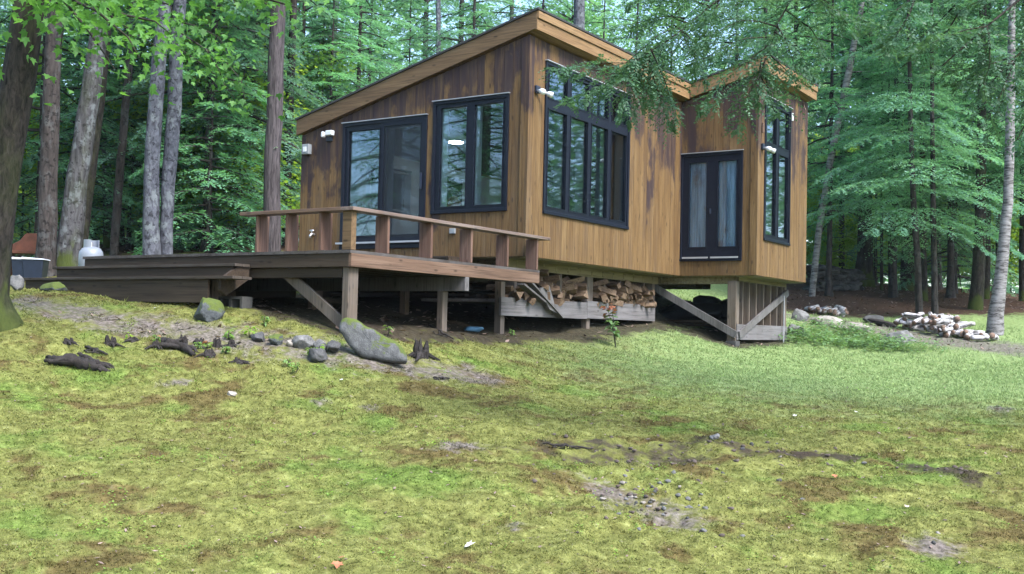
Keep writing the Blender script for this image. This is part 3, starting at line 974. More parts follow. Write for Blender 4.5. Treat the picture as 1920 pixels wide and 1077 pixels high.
mb.build('water_tap', M['brass'], cabin, smooth=True)
mb = MB(); wbox(mb, 'bay_front', 5.93, 5.985, 2.78, 2.98, .047, .085); mb.build('wall_box', M['rail_x'], cabin, bevel=.005)
mb = MB(); wbox(mb, 'bay_front', 7.73, 7.79, 3.33, 3.49, .026, .05); mb.build('wall_plate', M['whitepaint'], cabin, bevel=.005)
mb = MB(); mb.tube([(B+.04, 8.44, 3.86), (B+.06, 8.44, 3.74), (B+.09, 8.44, 3.68), (B+.07, 8.44, 3.60), (B+.04, 8.44, 3.62)], [.012]*5, 8)
mb.build('hook', M['rail_x'], cabin)

# substructure, recessed below the cantilevered floor
mb = MB()
for y in np.arange(.5, D2, .42): mb.box(XL+.1, -.45, y-.02, y+.02, -.16, -.021, rng.random())
mb.build('joists', M['ply'], cabin)
mb = MB(); mb.box(-.50, -.455, .1, D1, -.17, -.0205, .2); mb.box(-.44, 1.18, 5.98, 6.02, -.16, -.0206, .4); mb.box(1.16, 1.2, 5.98, 8.75, -.10, -.0205, .4)
mb.build('rim_joist', M['ply'], cabin)
for x, y0, zt in ((-.52, .12, -.02), (-.52, 2.93, -.02), (-.52, 5.62, -.02), (-2.6, .3, -.02), (-4.6, .3, -.02), (-4.6, 5, -.02), (-2.6, 5, -.02)):
    mb = MB(); mb.box(x-.06, x+.06, y0-.06, y0+.06, gz(x, y0)-.15, -.172 if x > -.6 else -.165, rng.random())
    mb.build('support_post', M['post'], cabin, bevel=.006)
mb = MB(); mb.box(-.455, -.41, .0, 2.80, -.935, -.64, .3); mb.box(-.455, -.41, 2.805, 5.6, -.925, -.61, .6)
mb.build('skirt_board', M['greywood_y'], cabin, bevel=.004)
for y, w_ in ((.50, .09), (1.08, .05), (1.95, .04), (3.05, .10), (3.55, .06), (4.2, .04), (5.2, .05)):
    mb = MB(); mb.box(-.62, -.47, y-w_/2, y+w_/2, -.62, -.172, rng.random()); mb.build('stud', M['post'], cabin)
mb = MB(); mb.box(-2.2, -.47, .25, 5.65, -.71, -.66, .4)
mb.build('shelf', M['greywood_y'], cabin)
mb = MB(); mb.box(XL+.02, XL+.06, .1, D2-.1, -1.1, -.021, .3); mb.build('back_skirting', M['sheath'], cabin)
mb = MB(); mb.box(XL+.07, -1.7, D2-.14, D2-.1, -1.1, -.021, .3); mb.build('back_skirting', M['sheath'], cabin)
# lower outer post and bay post
mb = MB(); mb.box(1.02, 1.20, 5.84, 6.02, -1.28, -.105, .5); bp = mb.build('support_post', M['post'], cabin, bevel=.008)
mb = MB(); mb.box(1.0, 1.22, 5.82, 6.04, gz(1.1, 5.9)-.2, -1.281); mb.build('footing', M['concrete'], bp, bevel=.01)
mb = MB(); mb.box(1.08, 1.20, 8.66, 8.78, gz(1.1, 8.7)-.2, -.105, .6); mb.build('support_post', M['post'], cabin, bevel=.006)
mb = MB(); mb.bar((-.62, 5.82, -.19), (1.22, 5.82, -1.16), .045, .14, (0, 0, 1), .6); mb.build('brace', M['greywood_z'], cabin)
mb = MB(); mb.bar((1.245, 5.92, -1.16), (1.245, 8.72, -.22), .04, .14, (0, 0, 1), .8); mb.build('brace', M['greywood_z'], cabin)
mb = MB(); mb.box(1.205, 1.222, 5.86, 8.78, -1.25, -.95, .3); mb.build('skirt_board', M['greywood_y'], cabin)
for y in (6.21, 6.56, 6.95, 7.38, 7.79, 8.18, 8.50):
    mb = MB(); mb.box(1.04, 1.20, y-.02, y+.02, -.95, -.105, rng.random()); mb.build('stud', M['post'], cabin)
mb = MB(); mb.box(.95, .99, 6.05, 8.7, -1.2, -.11, .3); mb.build('back_board', M['rim_y'], cabin)
mb = MB(); mb.tube([(1.27, 8.42, -.3), (1.27, 8.42, gz(1.27, 8.42)-.05)], [.012, .012], 6); mb.build('downpipe', M['drip'], cabin)
# loose diagonal planks leaning on the skirt
for p, q_, w_ in (((-.33, .62, -.36), (-.36, 1.75, -.93), .16), ((-.28, .35, -.42), (-.35, 1.15, -.68), .14)):
    mb = MB(); mb.bar(p, q_, .03, w_, (1, 0, 0), .5)
    o = mb.build('plank', M['greywood_z'])
    tag(o, 'long weathered grey plank leaning diagonally on the skirt board' if w_ > .15 else 'short grey plank leaning above the long diagonal plank', 'plank')
mb = MB(); mb.hexa([(-.36, 1.30, -.80), (-.30, 1.30, -.80), (-.30, 1.55, -.86), (-.36, 1.55, -.86)], [(-.36, .98, -.47), (-.30, .98, -.47), (-.30, 1.28, -.40), (-.36, 1.28, -.40)], .7)
tag(mb.build('board_offcut', M['greywood_z']), 'pale blue-grey square board offcut propped on the skirt board', 'board')

# interior: pendant lamp, picture, cabinet, chair
mb = MB(); mb.tube([(-3.2, 2.5, 2.42), (-3.2, 2.5, 2.5), (-3.2, 2.5, 2.60), (-3.2, 2.5, 2.64)], [.24, .23, .09, .03], 24); mb.tube([(-3.2, 2.5, 2.63), (-3.2, 2.5, 2.95)], [.012, .012], 6)
pl = thing('pendant_lamp', 'lit pendant lamp hanging inside behind the gable window', 'lamp', (0, 0, 0))
mb.build('shade', M['whitepaint'], pl, smooth=True)
mb = MB(); mb.tube([(-3.2, 2.5, 2.405), (-3.2, 2.5, 2.418)], [.14, .14], 24); mb.build('bulb_panel', M['glow'], pl)
pw = thing('partition', 'white partition with sloping orange trim inside the gable window', 'partition', (0, 0, 0))
mb = MB(); mb.hexa([(-1.9, 2.6, 2.35), (-.2, 2.6, 2.35), (-.2, 2.66, 2.35), (-1.9, 2.66, 2.35)], [(-1.9, 2.6, 2.55), (-.2, 2.6, 2.98), (-.2, 2.66, 2.98), (-1.9, 2.66, 2.55)]); mb.build('panel', M['whitepaint'], pw)
mb = MB(); mb.bar((-1.95, 2.59, 2.57), (-.2, 2.59, 3.02), .07, .06); mb.build('trim', M['orange'], pw)
pc = thing('picture', 'large dark framed picture hanging on the white wall behind the sliding door', 'picture', (0, 0, 0))
mb = MB(); mb.box(-4.62, -4.6, 3.3, 4.7, .95, 2.05); mb.build('frame', M['black'], pc)
mb = MB(); mb.box(-4.597, -4.59, 3.36, 4.64, 1.01, 1.99); mb.build('canvas', M['picture'], pc)
cb = thing('cabinet', 'white cabinet with dark top inside behind the sliding door', 'cabinet', (0, 0, 0))
mb = MB(); mb.box(-4.5, -4.05, .62, 1.5, .03, .95); mb.build('body', M['whitepaint'], cb)
mb = MB(); mb.box(-4.55, -4.0, .58, 1.54, .951, .985); mb.build('top', M['darkplastic'], cb)
mb = MB()
mb.box(-4.42, -4.12, .8, 1.35, .986, 1.04)
for i in range(8): mb.tube([(-4.27, .82+.07*i, 1.04), (-4.27, .82+.07*i, 1.14+.03*math.sin(i*2.2))], [.012, .008], 6)
tag(mb.build('candle_holder', M['candle']), 'row of red candles standing on the white cabinet', 'candles')


def chair(x, y, rz, label):
    t = thing('chair', label, 'chair', (x, y, .03), rz, 'orange wooden chairs inside the cabin')
    mb = MB(); mb.box(-.21, .21, -.21, .21, .43, .46); mb.build('seat', M['orange'], t)
    mb = MB()
    n = 10
    for i in range(n):
        a = -.21+.42*i/n; b = -.21+.42*(i+1)/n
        h = lambda s: .90+.16*math.cos(s/.21*1.5)
        mb.hexa([(a, .18, .47), (b, .18, .47), (b, .205, .47), (a, .205, .47)], [(a, .2, h(a)), (b, .2, h(b)), (b, .225, h(b)), (a, .225, h(a))])
    mb.build('backrest', M['orange'], t)
    for sx in (-1, 1):
        for sy in (-1, 1):
            mb = MB(); mb.box(sx*.19-.018, sx*.19+.018, sy*.19-.018, sy*.19+.018, 0, .43); mb.build('leg', M['orange'], t)


chair(-1.75, .75, 2.9, 'orange wooden chair behind the left pane of the gable window')
chair(-.55, .85, 1.6, 'orange wooden chair behind the lower left pane of the tall front window')
chair(-.6, 2.55, 1.6, 'orange wooden chair behind the third column of the tall front window')

# ------------------------------------------------------------------ deck
KX, KY, KZ, XD = .31, -4.40, -.228, -4.85
deck = thing('wooden_deck', 'weathered wooden deck with low plank railing in front of the cabin', 'deck', (KX, KY, 0))
bpy.context.view_layer.update()
DM = deck.matrix_world.inverted()


def dbuild(mb, name, mat, parent=deck, bevel=.004):
    o = mb.build(name, mat, parent, bevel=bevel)
    o.matrix_parent_inverse = DM if parent is deck else Matrix.Identity(4)
    return o


mb = MB(); a = XD-.02
while a < KX-.02:
    b = min(a+.14, KX+.02); mb.box(a, b-.003, KY-.02, -.03, KZ-.038, KZ+rng.uniform(-.002, .002), rng.random()); a = b
dbuild(mb, 'floor', M['deck'], bevel=0)
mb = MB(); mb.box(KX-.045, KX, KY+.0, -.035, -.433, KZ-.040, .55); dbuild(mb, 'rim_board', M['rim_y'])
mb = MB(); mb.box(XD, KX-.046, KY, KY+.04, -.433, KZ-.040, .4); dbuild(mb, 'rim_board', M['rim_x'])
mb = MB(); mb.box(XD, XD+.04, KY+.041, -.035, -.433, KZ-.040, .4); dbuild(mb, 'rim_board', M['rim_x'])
mb = MB()
for x in np.arange(XD+.4, KX-.1, .42): mb.box(x-.02, x+.02, KY+.042, -.04, -.41, KZ-.041, rng.random())
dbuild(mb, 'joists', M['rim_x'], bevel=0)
mb = MB(); mb.box(XD+.1, KX, -2.005, -1.915, -.63, -.435, .7); dbuild(mb, 'beam', M['greywood_z'])
mb = MB(); mb.box(XD+.1, KX-.2, KY+.06, KY+.15, -.56, -.435, .7); dbuild(mb, 'beam', M['rim_x'])
for x, y, zt in ((.19, KY+.13, -.434), (-.115, -1.96, -.631), (-2.3, KY+.21, -.562), (-2.6, -1.96, -.631), (-4.4, -1.96, -.631)):
    front = y < -3
    mb = MB(); mb.box(x-.05, x+.05, y-.09 if front else y-.06, y+.09 if front else y+.06, gz(x, y)-.2, zt, rng.uniform(.3, .9)); dbuild(mb, 'post', M['post'], bevel=.006)
mb = MB(); mb.bar((-1.12, KY+.14, -.36), (.13, KY+.14, -1.16), .045, .14, (0, 0, 1), .3); dbuild(mb, 'brace', M['post'])
mb = MB(); mb.box(XD+.06, XD+.09, KY+.1, -.1, -1.0, -.4345, .4); dbuild(mb, 'skirting', M['sheath'], bevel=0)
# railing
mb = MB(); mb.box(KX-.17, KX+.035, KY-.03, .215, .252, .298, .5)
rail = dbuild(mb, 'top_rail', M['rail_y'], bevel=.006)
mb = MB(); mb.box(-1.615, KX-.171, KY-.03, KY+.17, .252, .298, .5)
rail2 = dbuild(mb, 'top_rail', M['rail_x'], bevel=.006)
for y in (-3.69, -2.78, -1.85, -.92, -.09):
    mb = MB(); mb.box(KX-.215, KX-.012, y-.022, y+.022, KZ+.003, .251, rng.uniform(.3, .8)); dbuild(mb, 'rail_post', M['railpost'])
for x in (-1.33, -.80, -.225):
    mb = MB(); mb.box(x-.022, x+.022, KY+.01, KY+.21, KZ+.003, .251, rng.uniform(.3, .8)); dbuild(mb, 'rail_post', M['railpost'])
mb = MB(); mb.box(KX-.165, KX-.02, KY+.01, KY+.10, KZ+.003, .251, .35); dbuild(mb, 'rail_post', M['fascia_x'])
# steps
for x0, x1, y0, y1, z in ((-5.212, -1.40, -4.68, KY-.021, -.389), (-5.547, -1.13, -4.96, -4.64, -.565)):
    mb = MB(); m2 = (y0+y1)/2
    mb.box(x0, x1, y0, m2-.003, z-.036, z, rng.random()); mb.box(x0, x1, m2+.003, y1, z-.036, z, rng.random())
    tr_ = dbuild(mb, 'tread', M['tread'])
mb = MB(); mb.box(-5.15, -1.47, -4.645, -4.61, -.565, -.4255, .4); dbuild(mb, 'riser', M['rim_x'])
mb = MB(); mb.box(-5.48, -1.61, -4.925, -4.89, -.90, -.6015, .4)
dbuild(mb, 'riser', M['rim_x'])
mb = MB()
sx = -1.43; prf = [(KY, -.434), (-4.60, -.426), (-4.88, -.602), (-4.88, -.74), (-4.78, -.81), (KY, -.58)]
mb.add([(sx, y_, z_) for y_, z_ in prf]+[(sx-.05, y_, z_) for y_, z_ in prf],
       [(0, 1, 2, 3, 4, 5), (11, 10, 9, 8, 7, 6), (0, 6, 7, 1), (1, 7, 8, 2), (2, 8, 9, 3), (3, 9, 10, 4), (4, 10, 11, 5), (5, 11, 6, 0)])
dbuild(mb, 'stringer', M['rim_x'], bevel=0)
# step board below the sliding door
mb = MB(); mb.box(-3.4, -1.2, -.36, -.06, KZ+.004, -.03, .5); mb.box(-3.4, -1.2, -.38, -.05, -.029, .0, .3)
tag(mb.build('door_step', M['rim_x'], bevel=.004), 'low brown wooden step below the sliding door', 'step')


# ------------------------------------------------------------------ moss and grass
nrg = np.random.default_rng(11)


def blades(n, rlo, rhi, power, hscale, wscale, half=.52, keep=None, hpow=.75, name='moss'):
    u = nrg.random(n)
    e = 1-power
    r = (rlo**e+u*(rhi**e-rlo**e))**(1/e) if abs(e) > 1e-6 else rlo*(rhi/rlo)**u
    a = _c0+(nrg.random(n)*2-1)*half
    x = CAM[0]+r*np.cos(a); y = CAM[1]+r*np.sin(a)
    pa, gr, wl_, so = masks(x, y)
    brk = (fbm(x*3, y*3, 61, 4)-.5)*2.2
    bare = np.maximum(np.maximum(pa, wl_), so)+brk*.7
    ok = bare < .58
    if keep is not None: ok &= keep(x, y, gr, brk)
    x, y, r, gr = x[ok], y[ok], r[ok], gr[ok]; n = len(x)
    z = ground_z(x, y)
    tuft = fbm(x*2.6, y*2.6, 71, 3)
    h = hscale*(r/7)**hpow*(.5+nrg.random(n))*(.55+tuft)
    w = wscale*(r/7)**hpow*(.6+.8*nrg.random(n))
    t = nrg.random(n)*2*math.pi
    ln = .75*nrg.standard_normal((n, 2))
    P = np.stack([x, y, z-.004], -1)
    sx = np.stack([np.cos(t)*w, np.sin(t)*w, np.zeros(n)], -1)
    tip = P+np.stack([ln[:, 0]*h, ln[:, 1]*h, h], -1)
    tri = np.stack([P-sx, P+sx, tip], 1)
    me = np_mesh(name, tri, np.clip(nrg.random(n)*.75+tuft*.3, 0, 1), M['blade'], 3)
    mk = np.stack(masks(x, y), -1); 
    aa = me.attributes.new("mask", 'FLOAT_COLOR', 'FACE'); aa.data.foreach_set("color", mk.astype(np.float32).ravel())
    o = link(name, me); tag(o, kind="stuff"); return o


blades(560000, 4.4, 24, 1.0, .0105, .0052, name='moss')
blades(120000, 6.5, 30, .6, .024, .0032, keep=lambda x, y, gr, brk: gr+brk*.4 > .1+.8*nrg.random(len(x)), name='grass')
# thin grass wisps growing out of the moss
blades(22000, 4.4, 16, 1.0, .042, .0026, keep=lambda x, y, gr, brk: fbm(x*1.9, y*1.9, 83, 3) > .60, name='grass_wisps')

# ------------------------------------------------------------------ rocks, stumps, roots
def ico(sub):
    bm = bmesh.new(); bmesh.ops.create_icosphere(bm, subdivisions=sub, radius=1)
    v = np.array([p.co[:] for p in bm.verts]); f = [[q.index for q in p.verts] for p in bm.faces]; bm.free()
    return v, f


ICO = {k: ico(k) for k in (2, 3, 4)}


def lump(seed, size, sub=3, amp=.35, freq=1.6, flat=0, cut=True):
    v, f = ICO[sub]; v = v.copy()
    rg = np.random.default_rng(seed)
    if cut:
        for _ in range(12):
            n = rg.standard_normal(3); n /= np.linalg.norm(n); d = rg.uniform(.50, .9)
            s = v@n; over = np.maximum(s-d, 0); v -= over[:, None]*n*.9
    k = fbm(v[:, 0]*freq+seed*7.1+v[:, 2]*.9, v[:, 1]*freq+seed*3.3-v[:, 2]*1.1, seed, 4)-.5
    k2 = fbm(v[:, 0]*6+seed+v[:, 2]*4, v[:, 1]*6-v[:, 2]*5, seed+5, 3)-.5
    k3 = fbm(v[:, 0]*15+seed-v[:, 2]*9, v[:, 1]*15+v[:, 2]*11, seed+9, 3)-.5
    v *= (1+amp*1.25*k+.20*k2+.07*k3)[:, None]
    return v*np.array(size), f


def rock(u, v, size, mat, label, seed, rz=0, tilt=(0, 0), sink=.25, cat='rock', sub=4, name='rock', group=None, amp=.35, p=None):
    P = gnd(u, v) if p is None else np.array(p)
    vs, f = lump(seed, size, sub, amp)
    mb = MB(); mb.add(vs, f)
    o = mb.build(name, mat, None, smooth=True)
    o.location = (P[0], P[1], gz(P[0], P[1])+size[2]*(1-2*sink)); o.rotation_euler = (tilt[0], tilt[1], rz)
    return tag(o, label, cat, group)


# the leaning half-moon slab in front of the corner post
mb = MB()
prof = [(-.52, .20), (-.50, .33), (-.42, .37), (-.30, .345), (-.1, .27), (.12, .185), (.34, .10), (.46, .05), (.53, -.03), (.545, -.13), (.44, -.15), (.2, -.135), (.0, -.12), (-.16, -.10), (-.30, -.02), (-.42, .08)]
n = len(prof)
rg0 = np.random.default_rng(3)
pf = []
for i in range(n):      # denser outline
    for k in range(4):
        t = k/4; pf.append((prof[i][0]*(1-t)+prof[(i+1) % n][0]*t, prof[i][1]*(1-t)+prof[(i+1) % n][1]*t))
for _ in range(2):
    pf = [((pf[i-1][0]+2*pf[i][0]+pf[(i+1) % len(pf)][0])/4, (pf[i-1][1]+2*pf[i][1]+pf[(i+1) % len(pf)][1])/4) for i in range(len(pf))]
n = len(pf); cx_ = sum(p[0] for p in pf)/n; cy_ = sum(p[1] for p in pf)/n
layers = [(-.085, .02), (-.085, .25), (-.084, .5), (-.082, .75), (-.072, .93), (-.05, .995), (.0, 1.01), (.06, 1.0), (.09, .94), (.10, .7), (.10, .3), (.10, .02)]
vs = []
for off, s in layers:
    for q_, w_ in pf:
        x_, z_ = cx_+(q_-cx_)*s, cy_+(w_-cy_)*s
        k1 = float(fbm(np.array([x_*7+off*9]), np.array([z_*7-off*6]), 5, 4)[0])-.5
        k2 = float(fbm(np.array([x_*24+off*20]), np.array([z_*24-off*20]), 8, 3)[0])-.5
        vs.append((x_+k1*.03, off+k1*.018+k2*.012, z_+k1*.04+k2*.012))
fs = []
for l in range(len(layers)-1):
    for j in range(n): fs.append((l*n+j, l*n+(j+1) % n, (l+1)*n+(j+1) % n, (l+1)*n+j))
mb.add(vs, fs)
o = mb.build('stone_slab', M['rockmoss_edge'])
o.data.polygons.foreach_set('use_smooth', np.ones(len(o.data.polygons), dtype=bool))
P = gnd(697, 672); o.location = (P[0], P[1], P[2]+.10); o.rotation_euler = (R(-14), R(2), YAW-.02); o.scale = (.76, 1, .98)
tag(o, 'grey half-moon stone slab with a mossy top edge, leaning before the deck corner post', 'rock')

rock(388, 600, (.20, .18, .19), M['rockmoss'], 'large mossy grey rock beside the lower deck steps', 19, .9, sub=4, sink=.22, amp=.22)
rock(100, 546, (.24, .16, .10), M['rockmoss'], 'flat grey-green rock in the moss before the bottom deck step', 22, .2, sink=.3)
rock(32, 545, (.14, .14, .14), M['rock'], 'rounded grey rock beside the big mossy trunk', 23, .2, sink=.2)
for i, (u, v, s, mt, lb) in enumerate([
        (482, 640, .10, 'rockdark', 'small dark rounded rock at the left end of the rock row under the deck'),
        (518, 645, .10, 'rockmoss', 'small half-mossy rock, second from the left in the row under the deck'),
        (546, 648, .075, 'rocktan', 'small tan rock between the mossy and grey rocks of the row under the deck'),
        (572, 652, .13, 'rock', 'low grey rock in the middle of the rock row under the deck'),
        (601, 656, .11, 'rock', 'grey angular rock second from the right in the row under the deck'),
        (626, 660, .11, 'rockdark', 'flat dark grey rock touching the half-moon slab')]):
    rock(u, v, (s*1.15, s*.9, s*.8), M[mt], lb, 40+i, i*1.1, sink=.25)
rock(594, 678, (.13, .11, .10), M['rockdark'], 'dark rock with yellow-green plant, in the gravel before the rock row', 51, .3)
rock(433, 742, (.06, .05, .035), M['rocktan'], 'pale flat stone lying alone in the left lawn', 52, .3)
rock(1340, 823, (.05, .045, .035), M['rock'], 'round grey stone above the dug patch of the lawn', 53, .3)
rock(1500, 600, (.22, .2, .18), M['rock'], 'grey boulder right beside the far post of the cabin bay', 61, .6, sink=.25)
rock(1492, 628, (.22, .22, .20), M['rock'], 'smaller grey boulder low beside the far bay post', 62, 1.2, sink=.25)
rock(1552, 612, (.5, .36, .19), M['rocktan'], 'wide tan boulder among the ferns right of the cabin bay', 63, .3, sink=.35, sub=4)
rock(1600, 618, (.5, .3, .15), M['rocktan'], 'low flat tan boulder right of the wide tan boulder', 64, .1, sink=.35)
rock(1686, 642, (.42, .3, .20), M['rock'], 'grey boulder behind the fern patch near the birch pile', 65, .5, sink=.3)
rock(1640, 605, (.35, .2, .14), M['rockdark'], 'dark stone on the tan path between the birch piles', 66, .9, sink=.3)

# old stone wall at the wood edge: one wall, its stones one mesh
mb = MB()
rg = random.Random(8)
A_ = gnd(1518, 545); B_ = gnd(1605, 545)
for i in range(70):
    t = rg.random(); q = A_+(B_-A_)*t
    s = rg.uniform(.16, .34)
    vs, f = lump(200+i, (s*1.3, s, s*.7), 2)
    z = gz(q[0], q[1])+rg.uniform(0, .75)*(1-.3*t)
    mb.add([(a+q[0]+rg.uniform(-.15, .15), b+q[1]+rg.uniform(-.2, .2), c+z) for a, b, c in vs], f, rg.random())
o = mb.build('stone_wall', M['rockdark'], None, smooth=True)
tag(o, 'low dark dry-stone wall at the edge of the woods right of the cabin', 'wall')


def stump(u, v, h, r, label, seed, mat='rotwood', lean=(0, 0)):
    """a rotten, splintered stub: rough mass with broken spikes and roots"""
    P = gnd(u, v); rg = random.Random(seed*13+1)
    mb = MB()
    vs_, f = lump(150+seed, (r*1.1, r*.95, h*.55), 3, .9, 2.2)
    vs_ = vs_.copy(); top = vs_[:, 2] > h*.28
    vs_[:, 2] += top*(fbm(vs_[:, 0]*60+seed, vs_[:, 1]*60, seed, 2)-.5)*h*.9
    mb.add(vs_, f)
    for i in range(5):
        a = rg.uniform(0, 6.3); q = Vector((math.cos(a)*r*.55, math.sin(a)*r*.55, 0)); t = q*rg.uniform(.7, 1.5); t.z = h*rg.uniform(.3, .8)
        mb.tube([q-Vector((0, 0, .02)), q.lerp(t, .6), t], [r*.42, r*.36, r*.16], 6, wob=.3, rng=rg)
    for i in range(4):
        a = rg.uniform(0, 6.3); q = Vector((math.cos(a), math.sin(a), 0))
        mb.tube([q*r*.5+Vector((0, 0, h*.2)), q*r*1.5+Vector((0, 0, .01)), q*r*rg.uniform(2, 3.2)-Vector((0, 0, .02))], [r*.3, r*.2, r*.06], 6, wob=.25, rng=rg)
    o = mb.build('tree_stump', M[mat], None, smooth=False); o.location = (P[0], P[1], gz(P[0], P[1]))
    return tag(o, label, 'stump')


stump(788, 672, .34, .11, 'dark square-topped stump right of the half-moon stone slab', 1)
stump(208, 648, .15, .065, 'pointed dark stump in the moss below the gravel path', 2)
stump(127, 644, .09, .06, 'small brown-topped stump nearest the big mossy trunk', 3)
stump(250, 640, .08, .06, 'reddish low stump on the path edge', 4)
stump(292, 652, .11, .05, 'thin stump with red leaves left of the grey fallen log', 5)
stump(343, 640, .10, .05, 'small black stump on the path side of the grey fallen log', 6)
stump(372, 645, .09, .06, 'ragged stump in the middle of the root clutter', 7)
stump(408, 652, .15, .05, 'tall thin jagged stump in the root clutter', 8)
stump(434, 650, .11, .05, 'black stump beside the leafy sprouts', 9)
stump(449, 682, .10, .075, 'short broad stump standing apart below the root clutter', 10)
stump(392, 668, .12, .07, 'twiggy mossy stump below the root clutter', 12)


def root(pts, rad, label, mat='rotwood', name='tree_root'):
    mb = MB(); P = []
    for (u, v, lift) in pts:
        q = gnd(u, v); P.append((q[0], q[1], q[2]+lift))
    # resample smoothly
    Q = [Vector(P[0])]; rr = [rad[0]]
    for i in range(len(P)-1):
        for k in range(1, 6):
            t = k/5; a = Vector(P[i]).lerp(Vector(P[i+1]), t)
            rgx = random.Random(i*31+k)
            Q.append(a+Vector((rgx.uniform(-.01, .01), rgx.uniform(-.01, .01), rgx.uniform(-.012, .012)))); rr.append(rad[i]+(rad[i+1]-rad[i])*t)
    mb.tube(Q, rr, 9, wob=.32, rng=random.Random(len(P)))
    for s_ in (1, 2):
        mb.tube([q_+Vector((.03*s_*math.sin(i*.7+s_), .05*s_*math.cos(i*.4+s_), -.01)) for i, q_ in enumerate(Q[2:-2])], [r_*.5 for r_ in rr[2:-2]], 7, wob=.35, rng=random.Random(s_))
    o = mb.build(name, M[mat], None, smooth=True)
    return tag(o, label, 'root' if name == 'tree_root' else 'branch')


root([(88, 674, .02), (110, 684, .05), (140, 690, .06), (172, 694, .04), (206, 697, .0)], [.02, .05, .07, .05, .015], 'thick twisted grey root in the left lawn')
root([(146, 672, .05), (160, 682, .06), (180, 690, .05), (214, 692, .0)], [.015, .035, .03, .012], 'dark forked root lying above the thick twisted root')
root([(302, 648, .04), (322, 655, .06), (345, 660, .05), (364, 668, .01)], [.05, .055, .045, .02], 'grey fallen log half sunk in the moss', name='fallen_log')
root([(160, 652, .01), (180, 660, .02), (200, 668, .01)], [.015, .02, .01], 'thin root running below the pointed stump')
root([(804, 612, .02), (826, 626, .03), (850, 640, .02)], [.012, .014, .008], 'bare stick on the dirt below the deck edge', name='fallen_branch')
root([(812, 711, .015), (830, 712, .02), (842, 713, .01)], [.010, .012, .008], 'short dark stick in the lawn right of the gravel path', name='fallen_branch')
root([(1018, 836, .02), (1060, 842, .03), (1110, 846, .01)], [.006, .010, .006], 'thin twig along the edge of the dug patch', name='fallen_branch')

# pebbles in the dug patch and the lawn
rg = random.Random(21)
pv = [lump(300+i, (1, .8, .6), 2) for i in range(4)]
pm = []
for i, (v, f) in enumerate(pv):
    mb = MB(); mb.add(v, f); pm.append(mb.mesh('pebble', [M['rock'], M['rockdark'], M['rocktan'], M['rock']][i], True))
for i in range(62):
    if i < 44: u = rg.gauss(1200, 55); v = rg.gauss(938, 22)
    else: u = rg.uniform(1300, 1880); v = rg.uniform(820, 1040)
    P = gnd(u, v); o = link('pebble', pm[i % 4])
    s = rg.uniform(.012, .032); o.scale = (s, s, s); o.rotation_euler = (rg.uniform(-.3, .3), rg.uniform(-.3, .3), rg.uniform(0, 6.3))
    o.location = (P[0], P[1], gz(P[0], P[1])+s*.15)
    tag(o, 'small grey pebble in the bare dug patch of the lawn' if i < 44 else 'small grey pebble scattered in the right lawn', 'pebble', 'pebbles of the dug patch' if i < 44 else 'pebbles of the right lawn')


def leafmesh(s, curl=.3):
    pts = [(0, 0), (.16, .12), (.34, .1), (.30, .26), (.45, .5), (.2, .46), (.1, .72), (0, 1), (-.1, .72), (-.2, .46), (-.45, .5), (-.30, .26), (-.34, .1), (-.16, .12)]
    v = [(a*s, (b-.4)*s, s*curl*(a*a*1.5+(b-.4)**2*.6)) for a, b in pts]+[(0, 0, 0)]
    return v, [(i, (i+1) % len(pts), len(pts)) for i in range(len(pts))]


for u, v, s, mt, lb in ((880, 1028, .085, 'paleleaf', 'pale dry oak-like leaf on the moss, bottom centre'), (632, 1066, .085, 'redfall', 'reddish fallen leaf at the bottom edge of the lawn'),
                        (640, 1052, .05, 'redfall', 'smaller reddish leaf just behind the bottom-edge red leaf'), (140, 562, .09, 'paleleaf', 'pale leaf litter clump on the moss slope before the steps'),
                        (293, 580, .08, 'paleleaf', 'single pale leaf on the moss beside the large mossy rock'), (640, 716, .06, 'paleleaf', 'small white leaf at the lower edge of the gravel path'),
                        (1490, 783, .06, 'paleleaf', 'white leaf in the bright grass above the dug ledge'), (1605, 776, .06, 'paleleaf', 'white leaf further right in the bright grass'),
                        (1700, 955, .05, 'deadleaf', 'tan leaf below the dug ledge on the right'), (1565, 898, .06, 'redfall', 'brown leaf under the dug ledge')):
    P = gnd(u, v); mb = MB(); mb.add(*leafmesh(s)); o = mb.build('fallen_leaf', M[mt]); o.location = (P[0], P[1], P[2]+.022)
    o.rotation_euler = (rg.uniform(-.4, .4), rg.uniform(-.4, .4), rg.uniform(0, 6.3)); tag(o, lb, 'leaf')

# clods of loose earth in the dug patch
mb = MB(); rg = random.Random(33)
for i in range(170):
    q = (DUG[0]+(DUG[2]-DUG[0])*rg.random() if i < 45 else DUG2[0]+(DUG2[2]-DUG2[0])*rg.random()) if i < 90 else LEDGE[rg.randrange(1, len(LEDGE)-1)]
    x, y = q[0]+rg.gauss(0, .32), q[1]+rg.gauss(0, .30 if i < 90 else .14); s = rg.uniform(.008, .030)
    v, f = pv[i % 4]; mb.add([(a*s+x, c_*s+y, d_*s+gz(x, y)+s*.2) for a, c_, d_ in v], f, rg.random())
M['clod'] = plain('earth_clod', (.085, .066, .058), .95, .4, 20)
tag(mb.build('earth_clods', M['clod'], None, True), kind='stuff')

